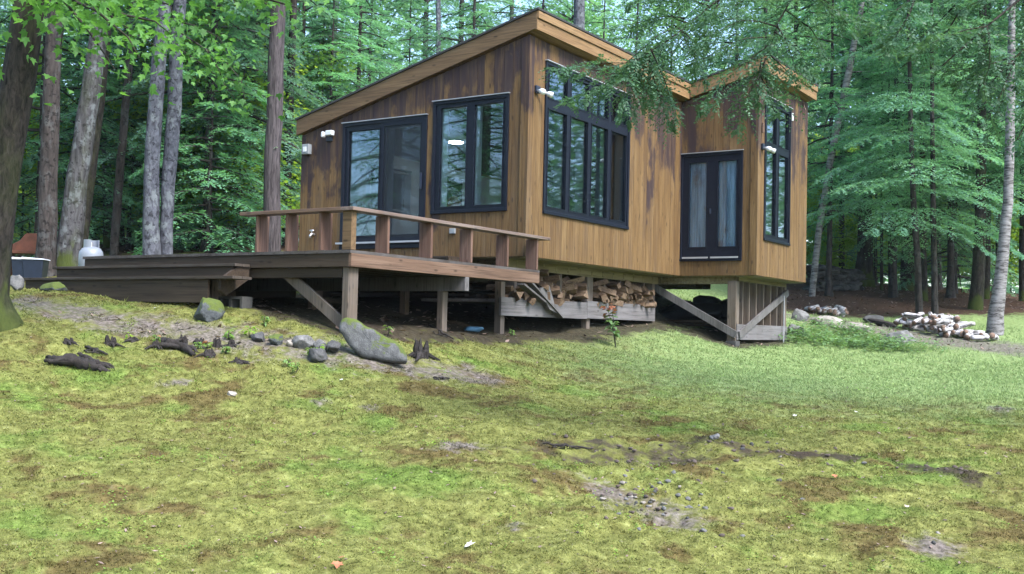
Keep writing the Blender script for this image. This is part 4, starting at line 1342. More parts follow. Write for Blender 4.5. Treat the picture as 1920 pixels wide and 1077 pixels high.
# ------------------------------------------------------------------ firewood under the cabin
rg = random.Random(77)
sv = []
for i in range(5):
    mb = MB(); L = .40
    k = [3, 4, 3, 5, 4][i]
    pr_ = [(math.cos(a+i)*(.075+.02*((j*7+i) % 3-1)), math.sin(a+i)*(.06+.015*((j*5+i) % 3-1))) for j, a in enumerate([2*math.pi*j/k for j in range(k)])]
    vs = [(-L/2, a, b) for a, b in pr_]+[(L/2, a*.95, b*1.03) for a, b in pr_]
    mb.add(vs, [(j, (j+1) % k, k+(j+1) % k, k+j) for j in range(k)]+[tuple(range(k))[::-1], tuple(range(k, 2*k))], rg.random())
    sv.append(mb.mesh('split_log', M['split']))


def heap(y0, y1, n, label, group, seed):
    r_ = random.Random(seed); rows = []
    placed = 0; z = -.635; row = 0
    while placed < n and z < -.09:
        y = y0+r_.uniform(.0, .08)+row*.02
        while y < y1-row*.06 and placed < n:
            o = link('split_log', sv[r_.randrange(5)])
            mess = .30+.14*row
            o.location = (-.62+r_.uniform(-.18, .22), y, z+r_.uniform(0, .05)); sc_ = r_.uniform(.75, 1.3); o.scale = (r_.uniform(.8, 1.2), sc_, sc_)
            o.rotation_euler = (r_.uniform(0, 6.3), r_.uniform(-.32, .32), r_.uniform(-mess, mess)*2.0)
            tag(o, label, 'log', group); placed += 1
            y += r_.uniform(.10, .16)
        z += .105; row += 1


heap(1.12, 2.80, 50, 'split firewood log in the heap behind the left skirt board of the cabin', 'left firewood heap', 5)
heap(3.15, 5.50, 66, 'split firewood log in the heap behind the right skirt board of the cabin', 'right firewood heap', 6)
heap(.3, 1.0, 8, 'split firewood log low at the cabin corner behind the leaning planks', 'corner firewood', 9)
# lumber stacks in the dark below the deck
for i in range(16):
    mb = MB(); y = -1.0+.2*(i % 4)+rg.uniform(-.05, .05); z = gz(-3, .8)+.25+.12*(i//4)
    mb.box(-4.6+rg.uniform(-.2, .2), -1.6+rg.uniform(-.2, .2), y+1.6, y+1.72, z, z+.05, rg.random())
    tag(mb.build('lumber_board', M['rim_x']), 'board in the dark lumber stack under the deck and cabin', 'board', 'lumber stacked under the cabin')
for i, (z, x0) in enumerate(((-.88, .0), (-.92, .12), (-.97, -.1))):
    mb = MB(); mb.box(-1.0+x0, .98, 6.35+.05*i, 6.55+.05*i, z-.03, z, .4+.2*i)
    tag(mb.build('lumber_board', M['rim_x']), ('top', 'middle', 'bottom')[i]+' reddish board of the three lying under the cabin bay', 'board')
# black covered heap under the bay
mb = MB()
for i, (x, y, s) in enumerate(((-.6, 7.2, (.5, .4, .32)), (.05, 7.3, (.42, .4, .42)), (.55, 7.35, (.35, .4, .36)), (-.1, 7.0, (.9, .4, .3)), (.8, 7.3, (.3, .4, .3)))):
    v, f = lump(400+i, s, 3, .4); mb.add([(a+x, b+y, c-.72) for a, b, c in v], f)
tag(mb.build('covered_heap', M['tarp'], None, True), 'black lumpy tarp-covered heap under the cabin bay', 'tarp')
mb = MB(); v, f = lump(411, (.22, .16, .05), 3, .6); P = gnd(887, 622); mb.add(v, f)
o = mb.build('tarp_scrap', M['bluetarp'], None, True); o.location = (P[0], P[1], P[2]+.04); tag(o, 'crumpled blue tarp scrap on the dirt under the deck', 'tarp')
# cinder block under the steps
mb = MB(); P = gnd(428, 585)
for x0, x1, y0, y1 in ((-.2, .2, -.1, -.07), (-.2, .2, .07, .1), (-.2, -.165, -.07, .07), (-.02, .02, -.07, .07), (.165, .2, -.07, .07)): mb.box(x0, x1, y0, y1, 0, .2)
o = mb.build('cinder_block', M['concrete']); o.location = (-1.68, -4.30, gz(-1.68, -4.30)+.04); o.rotation_euler = (R(90), 0, .1)
tag(o, 'grey hollow cinder block in the shade under the deck stairs', 'block')


# ------------------------------------------------------------------ birch piles
def birch_mesh(L, r, seed):
    mb = MB(); rg_ = random.Random(seed)
    mb.tube([(-L/2+L*i/5, rg_.uniform(-.01, .01), rg_.uniform(-.01, .01)) for i in range(6)], [r*rg_.uniform(.9, 1.08) for _ in range(6)], 12, mi=0, mi_cap=1)
    return mb.mesh('birch_log', [M['birch'], M['cutend']], True)


bmesh_ = [birch_mesh(.38, r, i) for i, r in enumerate((.046, .058, .072, .052))]


def birch_pile(uv0, uv1, n, per, zs, label, group, seed, width=.5, rows=8):
    r_ = random.Random(seed); a = gnd(*uv0); b = gnd(*uv1); a, b = Vector(a), Vector(b)
    d = (b-a); d.z = 0; Ln = d.length; d.normalize(); ang = math.atan2(d.y, d.x)
    k = 0
    for row in range(rows):
        t = .10+row*.09
        while t < Ln-.08-row*.10 and k < n:
            p = a+d*t
            o = link('birch_log', bmesh_[r_.randrange(4)])
            off = Vector((-d.y, d.x, 0))*r_.uniform(-width, width)*.5
            x, y = p.x+off.x, p.y+off.y
            o.location = (x, y, gz(x, y)+.09+row*.095*zs+r_.uniform(-.02, .02))
            o.rotation_euler = (r_.uniform(0, 6), r_.uniform(-.25, .25), ang+math.pi/2+r_.uniform(-.9, .9))
            tag(o, label, 'log', group); k += 1
            t += r_.uniform(.085, .135)


birch_pile((1704, 612), (1818, 634), 84, 8, 1, 'white birch log in the tall heap at the wood edge on the right', 'tall birch heap', 3, .9, 4)
birch_pile((1790, 630), (1872, 641), 18, 8, .8, 'white birch log in the low tail of the right birch heap', 'low birch tail', 4, .6, 1)
birch_pile((1512, 584), (1592, 594), 36, 9, .8, 'white birch log in the long low row behind the tan boulder', 'birch row', 5, .4, 2)
mb = MB(); P = gnd(1652, 612); v, f = lump(431, (.5, .12, .1), 3, .6); mb.add(v, f); o = mb.build('driftwood_log', M['rotwood'], None, True)
o.location = (P[0], P[1], P[2]+.08); o.rotation_euler = (0, .1, -.4); tag(o, 'dark rotten log lying on the tan path between the birch piles', 'log')

# ------------------------------------------------------------------ things left of the deck
bn = None
for i, (u, lb) in enumerate(((46, 'dark blue lidded bin nearest the big mossy trunk'), (66, 'dark blue lidded bin beside the straight dark trunk'))):
    P = at(u, 520, 20.5); z = gz(P[0], P[1])
    t = thing('storage_bin', lb, 'bin', (P[0], P[1], z), YAW+.1)
    mb = MB(); h = at(u, 488, 20.5)[2]-z
    mb.hexa([(-.16, -.16, 0), (.16, -.16, 0), (.16, .16, 0), (-.16, .16, 0)], [(-.19, -.19, h), (.19, -.19, h), (.19, .19, h), (-.19, .19, h)]); mb.build('body', M['darkplastic'], t, bevel=.02)
    mb = MB(); mb.hexa([(-.21, -.21, h+.001), (.21, -.21, h+.001), (.21, .21, h+.001), (-.21, .21, h+.001)], [(-.20, -.20, h+.045), (.20, -.20, h+.02), (.20, .20, h+.02), (-.20, .20, h+.045)])
    mb.build('lid', M['binrim'], t, bevel=.012)
# red-brown wooden bench with a scalloped back
P = at(52, 500, 22.5); z = gz(P[0], P[1]); zt = at(52, 436, 22.5)[2]; zs = at(52, 474, 22.5)[2]
t = thing('garden_bench', 'red-brown wooden bench with scalloped back behind the dark bins', 'bench', (P[0], P[1], z), YAW+.05)
mb = MB(); n = 20; W_ = .42; pr_ = []
for i in range(n+1):
    x = -W_+2*W_*i/n; s = abs(x)/W_
    pr_.append((x, (zt-z)-(.0 if s < .3 else .16*(1-math.cos(min(1, (s-.3)/.35)*math.pi))/2)-(.08*max(0, (s-.65)/.35))))
for i in range(n):
    (a, ha), (b, hb) = pr_[i], pr_[i+1]
    mb.hexa([(a, .2, zs-z+.03), (b, .2, zs-z+.03), (b, .24, zs-z+.03), (a, .24, zs-z+.03)], [(a, .2, ha), (b, .2, hb), (b, .24, hb), (a, .24, ha)])
mb.build('backrest', M['redwood'], t)
mb = MB(); mb.box(-.46, .46, -.22, .24, zs-z-.03, zs-z+.028); mb.build('seat', M['redwood'], t, bevel=.006)
for sx in (-.4, .4):
    mb = MB(); mb.box(sx-.04, sx+.04, -.18, .2, -.1, zs-z-.031); mb.build('leg', M['redwood'], t)
# propane tank with collar
P = at(170, 500, 19.8); z = gz(P[0], P[1]); k = 19.8/FPX
t = thing('propane_tank', 'pale grey propane tank with open collar behind the top deck step', 'tank', (P[0], P[1], z))
zz = [at(170, v, 19.8)[2]-z for v in (540, 500, 480, 468, 464)]
mb = MB(); r0 = 22*k; zt = at(170, 463, 19.8)[2]-z
mb.tube([(0, 0, 0), (0, 0, .03), (0, 0, zt-.16), (0, 0, zt-.09), (0, 0, zt-.03), (0, 0, zt)], [r0*.85, r0, r0, r0*.95, r0*.75, r0*.4], 28); mb.build('body', M['tank'], t, smooth=True)
mb = MB(); zc = at(170, 450, 19.8)[2]-z; rr = 14*k
for i in range(22):
    a0 = 2*math.pi*(i+3)/28; a1 = 2*math.pi*(i+4)/28
    p = [(math.cos(a)*q, math.sin(a)*q) for a in (a0, a1) for q in (rr, rr-.012)]
    mb.hexa([(*p[0], zt-.04), (*p[2], zt-.04), (*p[3], zt-.04), (*p[1], zt-.04)], [(*p[0], zc), (*p[2], zc), (*p[3], zc), (*p[1], zc)])
mb.build('collar', M['tank'], t)
mb = MB(); mb.tube([(0, 0, zt-.02), (0, 0, zc-.04)], [.03, .025], 10); mb.build('valve', M['brass'], t)
# pale hose arch behind the deck
mb = MB(); P0 = at(551, 480, 20.5)
mb.tube([at(550, 500, 20.5), at(551, 480, 20.5), at(553, 464, 20.5), at(558, 452, 20.5), at(566, 446, 20.5), at(574, 450, 20.5), at(580, 470, 20.5)], [.025]*7, 10)
tag(mb.build('hose', M['hose'], None, True), 'pale curved hose arching up behind the deck railing', 'hose')


# ------------------------------------------------------------------ plants near the cabin
def leaf_cards(base, axis, up, n, ln, wd, rng_, spread=1.0):
    pass


def plant(u, v, h, n, label, seed, mat, lw=(.10, .04), name='leafy_plant', cat='plant', stem=True, redtop=False, droop=.3):
    r_ = random.Random(seed); P = gnd(u, v)
    t = thing(name, label, cat, (P[0], P[1], gz(P[0], P[1])))
    quads = []; rn = []; q2 = []
    sb = MB()
    nst = max(1, n//14) if n < 50 else 2
    for s in range(nst):
        a = r_.uniform(0, 6.3); ln = h*r_.uniform(.6, 1.0); lean = r_.uniform(.05, .3) if nst > 1 else .06
        p0 = Vector((math.cos(a)*.04*nst**.5, math.sin(a)*.04*nst**.5, 0)); p1 = p0+Vector((math.cos(a)*lean*ln, math.sin(a)*lean*ln, ln))
        pm_ = p0.lerp(p1, .5)+Vector((r_.uniform(-.03, .03), r_.uniform(-.03, .03), 0))
        sb.tube([p0, pm_, p1], [.008, .006, .003], 6)
        for k in range(n//nst):
            tt = .25+.75*(k+r_.random()*.6)/(n//nst); p = p0.lerp(p1, tt)
            b = r_.uniform(0, 6.3); d = Vector((math.cos(b), math.sin(b), r_.uniform(-droop, .5))).normalized()
            L = lw[0]*r_.uniform(.6, 1.2); w = lw[1]*r_.uniform(.7, 1.2); sd_ = d.cross(Vector((0, 0, 1))).normalized()
            q = [p+d*.01, p+d*L*.5+sd_*w+Vector((0, 0, .01)), p+d*L-Vector((0, 0, L*.25)), p+d*L*.5-sd_*w+Vector((0, 0, .01))]
            (q2 if (redtop and tt > .72 and r_.random() < .7) else quads).append([list(x) for x in q])
    if stem: sb.build('stem', M['rotwood'], t)
    link('foliage', np_mesh('foliage', np.array(quads), np.random.default_rng(seed).random(len(quads)), M[mat]), t)
    if q2: link('young_leaves', np_mesh('young_leaves', np.array(q2), np.random.default_rng(seed).random(len(q2)), M['redleaf']), t)
    return t


plant(1160, 652, .82, 60, 'young shrub with reddish top leaves growing before the right firewood heap', 5, 'fern', (.14, .045), 'young_shrub', 'shrub', redtop=True)
plant(466, 636, .22, 16, 'upright bright-leaved sprout at the left end of the rock row', 7, 'bright', (.14, .02))
plant(590, 672, .14, 30, 'yellow-green plant growing over the dark rock before the rock row', 8, 'bright', (.10, .022))
plant(432, 640, .16, 24, 'low leafy sprout among the stumps', 9, 'bright', (.09, .02))
plant(965, 632, .14, 26, 'small green weed at the foot of the cabin corner post', 10, 'fern', (.06, .018))
plant(730, 632, .18, 14, 'weed behind the half-moon slab', 11, 'fern', (.10, .018))
plant(500, 614, .16, 20, 'dim green weed in the shade under the deck', 12, 'fern', (.08, .02))
for i_, (u_, v_, lb_) in enumerate(((395, 655, 'small leafy sprout left of the tall thin stump'), (418, 662, 'small leafy sprout right of the tall thin stump'), (364, 655, 'small leafy sprout at the ragged stump'), (300, 645, 'small leafy sprout beside the thin stump with red leaves'), (560, 700, 'small sprout below the dark planted rock'), (545, 690, 'tiny sprout on the gravel path edge'))):
    plant(u_, v_, .11, 18, lb_, 30+i_, 'fern', (.07, .02), redtop=i_ in (0, 3))
plant(235, 640, .10, 14, 'tiny green sprout by the reddish low stump', 13, 'bright', (.06, .014))

# fern and weed patch right of the bay
nq = 5200
uu = nrg.random(nq); ctr = np.array([gnd(u, v)[:2] for u, v in ((1500, 640), (1545, 640), (1590, 645), (1640, 652), (1700, 656), (1560, 622), (1620, 635))])
ci = nrg.integers(0, len(ctr), nq); x = ctr[ci, 0]+nrg.normal(0, .42, nq); y = ctr[ci, 1]+nrg.normal(0, .42, nq)
z = ground_z(x, y); h = nrg.random(nq)*.20*(.5+fbm(x*2, y*2, 5, 2))
P = np.stack([x, y, z+h], -1); a = nrg.random(nq)*6.283; L = .05+.07*nrg.random(nq)
d = np.stack([np.cos(a)*L, np.sin(a)*L, (nrg.random(nq)-.35)*L*.8], -1); s = np.stack([-np.sin(a)*L*.28, np.cos(a)*L*.28, np.zeros(nq)], -1)
o = link('ferns', np_mesh('ferns', np.stack([P, P+d*.5+s, P+d, P+d*.5-s], 1), nrg.random(nq), M['fern'])); tag(o, kind='stuff')
# leaf litter
nq = 16000
uu = nrg.random(nq)
r = 13*(48/13)**nrg.random(nq); a = _c0+(nrg.random(nq)*2-1)*.5
x = CAM[0]+r*np.cos(a); y = CAM[1]+r*np.sin(a); mk = masks(x, y); ok = np.maximum(mk[2], np.maximum(mk[0]*.75, mk[3]*.5)) > nrg.random(nq)*.5+.4
x, y, r = x[ok], y[ok], r[ok]; nq = len(x); z = ground_z(x, y)+.012
P = np.stack([x, y, z], -1); a = nrg.random(nq)*6.283; L = .035+.04*nrg.random(nq)
d = np.stack([np.cos(a)*L, np.sin(a)*L, (nrg.random(nq)-.4)*L], -1); s = np.stack([-np.sin(a)*L*.4, np.cos(a)*L*.4, (nrg.random(nq)-.5)*L*.4], -1)
M['litter'] = mat_leaf('litter_leaves', (.07, .045, .035), (.34, .25, .20), .1)
o = link('leaf_litter', np_mesh('leaf_litter', np.stack([P-d, P+s, P+d, P-s], 1), nrg.random(nq), M['litter'])); tag(o, kind='stuff')


# bits of litter and small weeds over the whole lawn
n = 5200
r = 4.6*(20/4.6)**nrg.random(n); a = _c0+(nrg.random(n)*2-1)*.5
x = CAM[0]+r*np.cos(a); y = CAM[1]+r*np.sin(a); z = ground_z(x, y)+.010
P = np.stack([x, y, z], -1); b = nrg.random(n)*6.283; L = (.005+.016*nrg.random(n)**2)*(r/7)**.4
wr = np.where(nrg.random(n) < .5, .12, .5)
d = np.stack([np.cos(b)*L, np.sin(b)*L, (nrg.random(n)-.4)*L*.8], -1); s = np.stack([-np.sin(b)*L*wr, np.cos(b)*L*wr, (nrg.random(n)-.5)*L*.5], -1)
M['bits'] = mat_leaf('lawn_bits', (.030, .022, .018), (.26, .20, .165), .1)
tag(link('lawn_litter', np_mesh('lawn_litter', np.stack([P-d, P+s, P+d, P-s], 1), nrg.random(n), M['bits'])), kind='stuff')
nc = 240
cr = 4.8*(19/4.8)**nrg.random(nc); ca = _c0+(nrg.random(nc)*2-1)*.5
cx0 = CAM[0]+cr*np.cos(ca); cy0 = CAM[1]+cr*np.sin(ca); k = nrg.integers(0, nc, 5200)
x = cx0[k]+nrg.normal(0, .055, 5200); y = cy0[k]+nrg.normal(0, .055, 5200); mk = masks(x, y); ok = np.maximum(mk[3], mk[2]) < .5
x, y = x[ok], y[ok]; n = len(x); z = ground_z(x, y)+.006+.022*nrg.random(n)
P = np.stack([x, y, z], -1); b = nrg.random(n)*6.283; L = .010+.016*nrg.random(n)
d = np.stack([np.cos(b)*L, np.sin(b)*L, (nrg.random(n)-.2)*L*.7], -1); s = np.stack([-np.sin(b)*L*.35, np.cos(b)*L*.35, nrg.normal(0, .1, n)*L], -1)
tag(link('weeds', np_mesh('weeds', np.stack([P, P+d*.5+s, P+d, P+d*.5-s], 1), nrg.random(n), M['bright'])), kind='stuff')
# ------------------------------------------------------------------ trees
def spray_quads(base, dirn, side, length, nl, leaf, wid, rg_, droop=.25):
    """feathery flat twigs. base, dirn, side: (m,3); length: (m,). returns (m*nl,4,3)"""
    m = len(base)
    qq = np.linspace(.04, 1, nl)[None, :]+rg_.uniform(-.02, .02, (m, nl))
    p = base[:, None]+dirn[:, None]*(length[:, None]*qq)[..., None]
    p[..., 2] -= droop*length[:, None]*qq**2
    sg = np.where(np.arange(nl) % 2 == 0, 1.0, -1.0)[None, :, None]
    nrm = np.cross(dirn, side)
    tw = rg_.normal(0, .28, (m, nl, 1))
    d = dirn[:, None]*.72+side[:, None]*sg*.7+nrm[:, None]*tw+np.array([0, 0, -.12])
    d /= np.linalg.norm(d, axis=-1, keepdims=True)
    L = leaf*(1-.45*qq)*rg_.uniform(.7, 1.25, (m, nl))
    d = d*L[..., None]
    s = np.cross(d, nrm[:, None]+rg_.normal(0, .25, (m, nl, 3)))
    s /= np.linalg.norm(s, axis=-1, keepdims=True)+1e-9
    s = s*(wid*rg_.uniform(.7, 1.3, (m, nl)))[..., None]
    return np.stack([p, p+d*.45+s, p+d, p+d*.45-s], 2).reshape(-1, 4, 3)


def hemlock_geo(seed, H, z0, Rm, nb, leaf=.125, wid=.021, nl=17, twig=.14, top=.12, lenpow=.75):
    rg_ = np.random.default_rng(seed); out = []; rnd = []; limbs = []
    for b in range(nb):
        u = (b+rg_.random())/nb
        h = z0+(H-z0)*u
        az = b*2.399+rg_.uniform(-.5, .5)
        L = Rm*((1-u)**lenpow*(1-top)+top)*rg_.uniform(.65, 1.15)
        d = np.array([math.cos(az), math.sin(az), 0]); s = np.array([-d[1], d[0], 0])
        rise = rg_.uniform(-.05, .28)*(.4+u); dr = rg_.uniform(.25, .5)*(1.1-.5*u)
        fz = lambda t: h+L*(rise*t-dr*t*t)
        limbs.append(([d*L*t+np.array([0, 0, fz(t)]) for t in (0, .25, .5, .75, 1)], .012+.011*L))
        n = max(6, int(L/twig))
        t = np.repeat(np.linspace(.12, 1, n), 2)+rg_.uniform(-.02, .02, 2*n)
        sg = np.tile([1, -1], n)[:, None]
        base = d[None]*(L*t)[:, None]; base[:, 2] += h+L*(rise*t-dr*t*t)
        tl = (.46*L*np.clip(1-t, 0, 1)**.7+.16)*rg_.uniform(.7, 1.2, 2*n)
        ang = np.radians(rg_.uniform(38, 62, 2*n))[:, None]
        td = d[None]*np.cos(ang)+s[None]*sg*np.sin(ang)
        td[:, 2] = rise-1.6*dr*t*.6+rg_.normal(0, .10, 2*n)
        td /= np.linalg.norm(td, axis=1, keepdims=True)
        sd = np.cross(td, np.array([0, 0, 1.0])+rg_.normal(0, .18, (2*n, 3))); sd /= np.linalg.norm(sd, axis=1, keepdims=True)
        q_ = spray_quads(base, td, sd, tl, nl, leaf, wid, rg_)
        out.append(q_); rnd.append(np.clip(rg_.random()*.5+rg_.random(len(q_))*.5, 0, 1))
    return np.concatenate(out), np.concatenate(rnd), limbs


def trunk_mb(H, r, seed, limbs=(), lean=0.0, flare=1.5, n=12, z0=-.4, top=.18):
    rg_ = random.Random(seed); mb = MB(); pts = []; rad = []
    ks = [z0, 0.0, .15, .4, .9]+[.9+(H-.9)*(i/12) for i in range(1, 13)]
    wx = wy = 0
    for z in ks:
        if z > 1: wx += rg_.uniform(-.035, .035)*r/.15; wy += rg_.uniform(-.035, .035)*r/.15
        pts.append((wx+lean*max(0, z), wy, z))
        f = 1-(1-top)*max(0, z)/H
        fl = 1+(flare-1)*math.exp(-max(0, z)/.25)
        rad.append(r*f*fl*(1.1 if z < 0 else 1))
    mb.tube(pts, rad, n, wob=.05, rng=rg_)
    for p, rr in limbs:
        mb.tube(p, [rr, rr*.8, rr*.6, rr*.4, rr*.15], 5, cap=False)
    return mb


HV = []
for i, (H, z0, Rm, nb, r) in enumerate(((19, 2.2, 3.4, 84, .17), (22, 3.5, 3.8, 84, .22), (15, 1.2, 2.9, 80, .11), (11, .5, 2.6, 74, .07), (24, 5.0, 3.6, 58, .24), (7, .3, 2.0, 60, .045), (13, 2.4, 3.1, 62, .10), (15, 3.9, 3.2, 70, .12))):
    q_, rn_, limbs = hemlock_geo(500+i, H, z0, Rm, nb)
    rg_ = random.Random(i)
    for k in range(8):    # bare dead twigs below the crown
        a = rg_.uniform(0, 6.3); h = rg_.uniform(.6, z0+1.5); L = rg_.uniform(.6, 1.6); d = np.array([math.cos(a), math.sin(a), 0])
        limbs.append(([d*L*t+np.array([0, 0, h-.12*L*t*t+.05*math.sin(t*7+k)]) for t in (0, .25, .5, .75, 1)], .012))
    HV.append((np_mesh('crown', q_, rn_, M['hemlock']), trunk_mb(H, r, 600+i, limbs).mesh('trunk', M['bark_brown'], True), H))


def blocked(x, y, m=2.2):
    return -5.2-m < x < 2.0+m and -4.5-m < y < 9.2+m


def hemlock(x, y, var, sc, rz, label, group=None):
    t = thing('hemlock_tree', label, 'tree', (x, y, gz(x, y)), rz, group)
    t.scale = (sc, sc, sc*1.0)
    link('trunk', HV[var][1], t); link('crown', HV[var][0], t)
    return t


# deciduous crown
def leafy_geo(seed, n, H, z0, Rm, leaf=.11, clumps=26, flat=.5):
    rg_ = np.random.default_rng(seed)
    u = rg_.random(clumps); az = rg_.uniform(0, 6.283, clumps); rr = Rm*np.sqrt(rg_.random(clumps))*np.clip(1.15-u*.7, .3, 1)
    C_ = np.stack([rr*np.cos(az), rr*np.sin(az), z0+(H-z0)*u], -1)
    ci_ = rg_.integers(0, clumps, n)
    P = C_[ci_]+rg_.normal(0, 1, (n, 3))*np.array([Rm*.26, Rm*.26, Rm*.26*flat])
    a = rg_.uniform(0, 6.283, n); L = leaf*rg_.uniform(.6, 1.3, n)
    d = np.stack([np.cos(a)*L, np.sin(a)*L, -L*rg_.uniform(-.1, .7, n)], -1)
    s = np.stack([-np.sin(a)*L*.38, np.cos(a)*L*.38, rg_.normal(0, .15, n)*L], -1)
    return np.stack([P, P+d*.45+s, P+d, P+d*.45-s], 1), np.clip(rg_.random(clumps)[ci_]*.6+rg_.random(n)*.4, 0, 1), C_


LV = []
for i, (n, H, z0, Rm, leaf, cl, r) in enumerate(((7000, 4.2, .5, 1.5, .12, 26, .03), (9000, 6.0, .8, 1.9, .13, 30, .04), (14000, 15, 4, 3.6, .17, 46, .14))):
    q_, rn_, C_ = leafy_geo(700+i, n, H, z0, Rm, leaf, cl)
    limbs = []
    for c in C_:
        h = max(.3, c[2]-.6*math.hypot(c[0], c[1])); b_ = np.array([0, 0, h])
        limbs.append(([b_+(c-b_)*t for t in (0, .25, .5, .75, 1)], r*.4))
    LV.append((np_mesh('crown', q_, rn_, M['bright'] if i < 2 else M['farleaf']), trunk_mb(H*.95, r, 720+i, limbs, n=8).mesh('trunk', M['bark_brown'], True)))


def leafy(x, y, var, sc, rz, label, group=None, name='sapling'):
    t = thing(name, label, 'tree', (x, y, gz(x, y)), rz, group); t.scale = (sc, sc, sc)
    link('trunk', LV[var][1], t); link('crown', LV[var][0], t); return t


# trunks that the photograph shows one by one: (u, v, width) up the stem, at one distance
def stem(name, pts, d, bark, label, crown=None, cz=7.0, csc=1.0, H=15.0, n=16, wob=.05, flare=None, seed=0, cat='tree', group=None):
    k = d/FPX
    P = [at(u, v, d) for u, v, w in pts]; rad = [w*k/2 for u, v, w in pts]
    b = P[0].copy(); b[2] = gz(b[0], b[1])
    g0 = b[2]
    if P[0][2] > g0+.05:
        dirn = (P[0]-P[1])/abs(P[0][2]-P[1][2]); q_ = P[0]+dirn*(P[0][2]-g0)
        q_ = np.array([q_[0], q_[1], g0]); P = [q_]+P; rad = [rad[0]*1.05]+rad; b = q_
    P = [P[0]-np.array([0, 0, .35])]+P; rad = [rad[0]*1.08]+rad
    dirn = (P[-1]-P[-2])/max(.05, (P[-1][2]-P[-2][2])); top = P[-1]; r1 = rad[-1]
    for i in range(1, 5):
        if top[2] < g0+H:
            P.append(top+dirn*(H+g0-top[2])*i/4*np.array([.6, .6, 1])); rad.append(r1*(1-.7*i/4))
    # resample with small wander
    rg_ = random.Random(seed+int(pts[0][0])); Q = []; rr = []
    for i in range(len(P)-1):
        m = max(1, int(np.linalg.norm(P[i+1]-P[i])/.35))
        for j in range(m):
            t = j/m; w = rad[i]*.06
            Q.append(P[i]+(P[i+1]-P[i])*t-b+np.array([rg_.uniform(-w, w), rg_.uniform(-w, w), 0])); rr.append(rad[i]+(rad[i+1]-rad[i])*t)
    Q.append(P[-1]-b); rr.append(rad[-1])
    t = thing(name, label, cat, tuple(b), 0, group)
    mb = MB(); mb.tube(Q, rr, n, wob=wob, rng=rg_)
    # a few short dead branch stubs
    for i in range(5):
        j = rg_.randrange(len(Q)//3, len(Q)-1); a = rg_.uniform(0, 6.3); L = rg_.uniform(.5, 1.5)
        p0 = Vector(Q[j]); e = Vector((math.cos(a), math.sin(a), rg_.uniform(-.1, .4)))
        mb.tube([p0, p0+e*L*.5, p0+e*L+Vector((0, 0, -.1*L))], [.018, .012, .004], 5, cap=False)
    mb.build('trunk', M[bark], t, smooth=True)
    if crown is not None:
        c = link('crown', crown, t); tp = Q[-1]; c.location = (tp[0], tp[1], cz-5); c.scale = (csc,)*3
    return t


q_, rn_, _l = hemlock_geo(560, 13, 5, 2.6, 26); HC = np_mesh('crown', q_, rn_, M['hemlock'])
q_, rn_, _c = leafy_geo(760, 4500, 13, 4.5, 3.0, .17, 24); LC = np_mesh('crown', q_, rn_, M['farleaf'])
big = stem('maple_tree', [(-2, 612, 92), (-11, 585, 68), (-16, 555, 58), (-9, 450, 58), (3, 350, 60), (18, 250, 60), (33, 150, 59), (47, 60, 57), (57, 0, 56), (82, -140, 52)], 12.5, 'bark_dark', 'big dark mossy maple at the left edge, closest of the trees', None, H=12, n=22, wob=.07)
stem('hemlock_tree', [(86, 525, 40), (88, 450, 36), (91, 330, 33), (96, 200, 31), (100, 90, 29), (102, 0, 28)], 21.5, 'bark_brown', 'straight dark tree just left of the leaning grey tree, near the bins', HC, 8.5)
stem('oak_tree', [(128, 500, 48), (133, 440, 44), (146, 330, 38), (162, 220, 36), (176, 130, 33), (188, 40, 30)], 21.8, 'bark_grey', 'thick grey tree leaning right, in front of a darker leaning trunk by the propane tank', LC, 8)
stem('hemlock_tree', [(150, 470, 26), (160, 380, 25), (172, 290, 24), (184, 200, 22), (196, 90, 20)], 23.5, 'bark_dark', 'dark trunk leaning right, directly behind the thick grey leaning tree', HC, 9)
stem('maple_tree', [(203, 475, 18), (201, 380, 17), (199, 280, 17), (198, 180, 16), (198, 60, 14)], 28, 'bark_grey', 'thin lichen-spotted upright tree right of the leaning trunks', LC, 8)
stem('hemlock_tree', [(214, 475, 16), (219, 390, 16), (229, 270, 15), (240, 150, 14), (248, 20, 12)], 25, 'bark_brown', 'thin dark reddish tree leaning right, left of the twin pale trunks', HC, 8)
stem('maple_tree', [(284, 476, 36), (283, 420, 31), (284, 330, 28), (291, 200, 28), (298, 110, 27), (309, 0, 25)], 22, 'bark_pale', 'left trunk of the pale twin maples behind the deck', LC, 8.5)
twin = stem('maple_tree', [(312, 474, 24), (312, 420, 24), (317, 320, 26), (327, 200, 26), (331, 100, 25), (337, 0, 24)], 22.2, 'bark_pale', 'right trunk of the pale twin maples behind the deck, with dark hanging leaves', None, H=12)
stem('hemlock_tree', [(262, 475, 10), (263, 380, 10), (266, 250, 9), (268, 120, 8)], 31, 'bark_dark', 'slim dark stem half hidden behind the left pale twin trunk', HC, 8)
stem('ash_tree', [(511, 470, 32), (510, 400, 31), (511, 300, 31), (515, 200, 30), (519, 100, 29), (522, 0, 28)], 24, 'bark_furrow', 'furrowed grey-brown tree rising behind the deck railing', LC, 9)
stem('hemlock_tree', [(538, 470, 18), (537, 380, 18), (540, 270, 17), (545, 150, 15), (550, 30, 13)], 29, 'bark_brown', 'thinner brown tree close behind the furrowed tree at the railing', HC, 9)
stem('hemlock_tree', [(612, 220, 14), (617, 150, 14), (625, 70, 13), (632, -20, 11)], 38, 'bark_pale', 'pale thin trunk rising behind the low end of the cabin roof', HC, 10, H=18)
stem('birch_tree', [(1525, 530, 12), (1537, 420, 12), (1552, 330, 12), (1565, 260, 13), (1583, 180, 13), (1600, 90, 12), (1614, 20, 10)], 33, 'birch_tree', 'thin white birch leaning right beside the cabin bay', LC, 12, H=17)
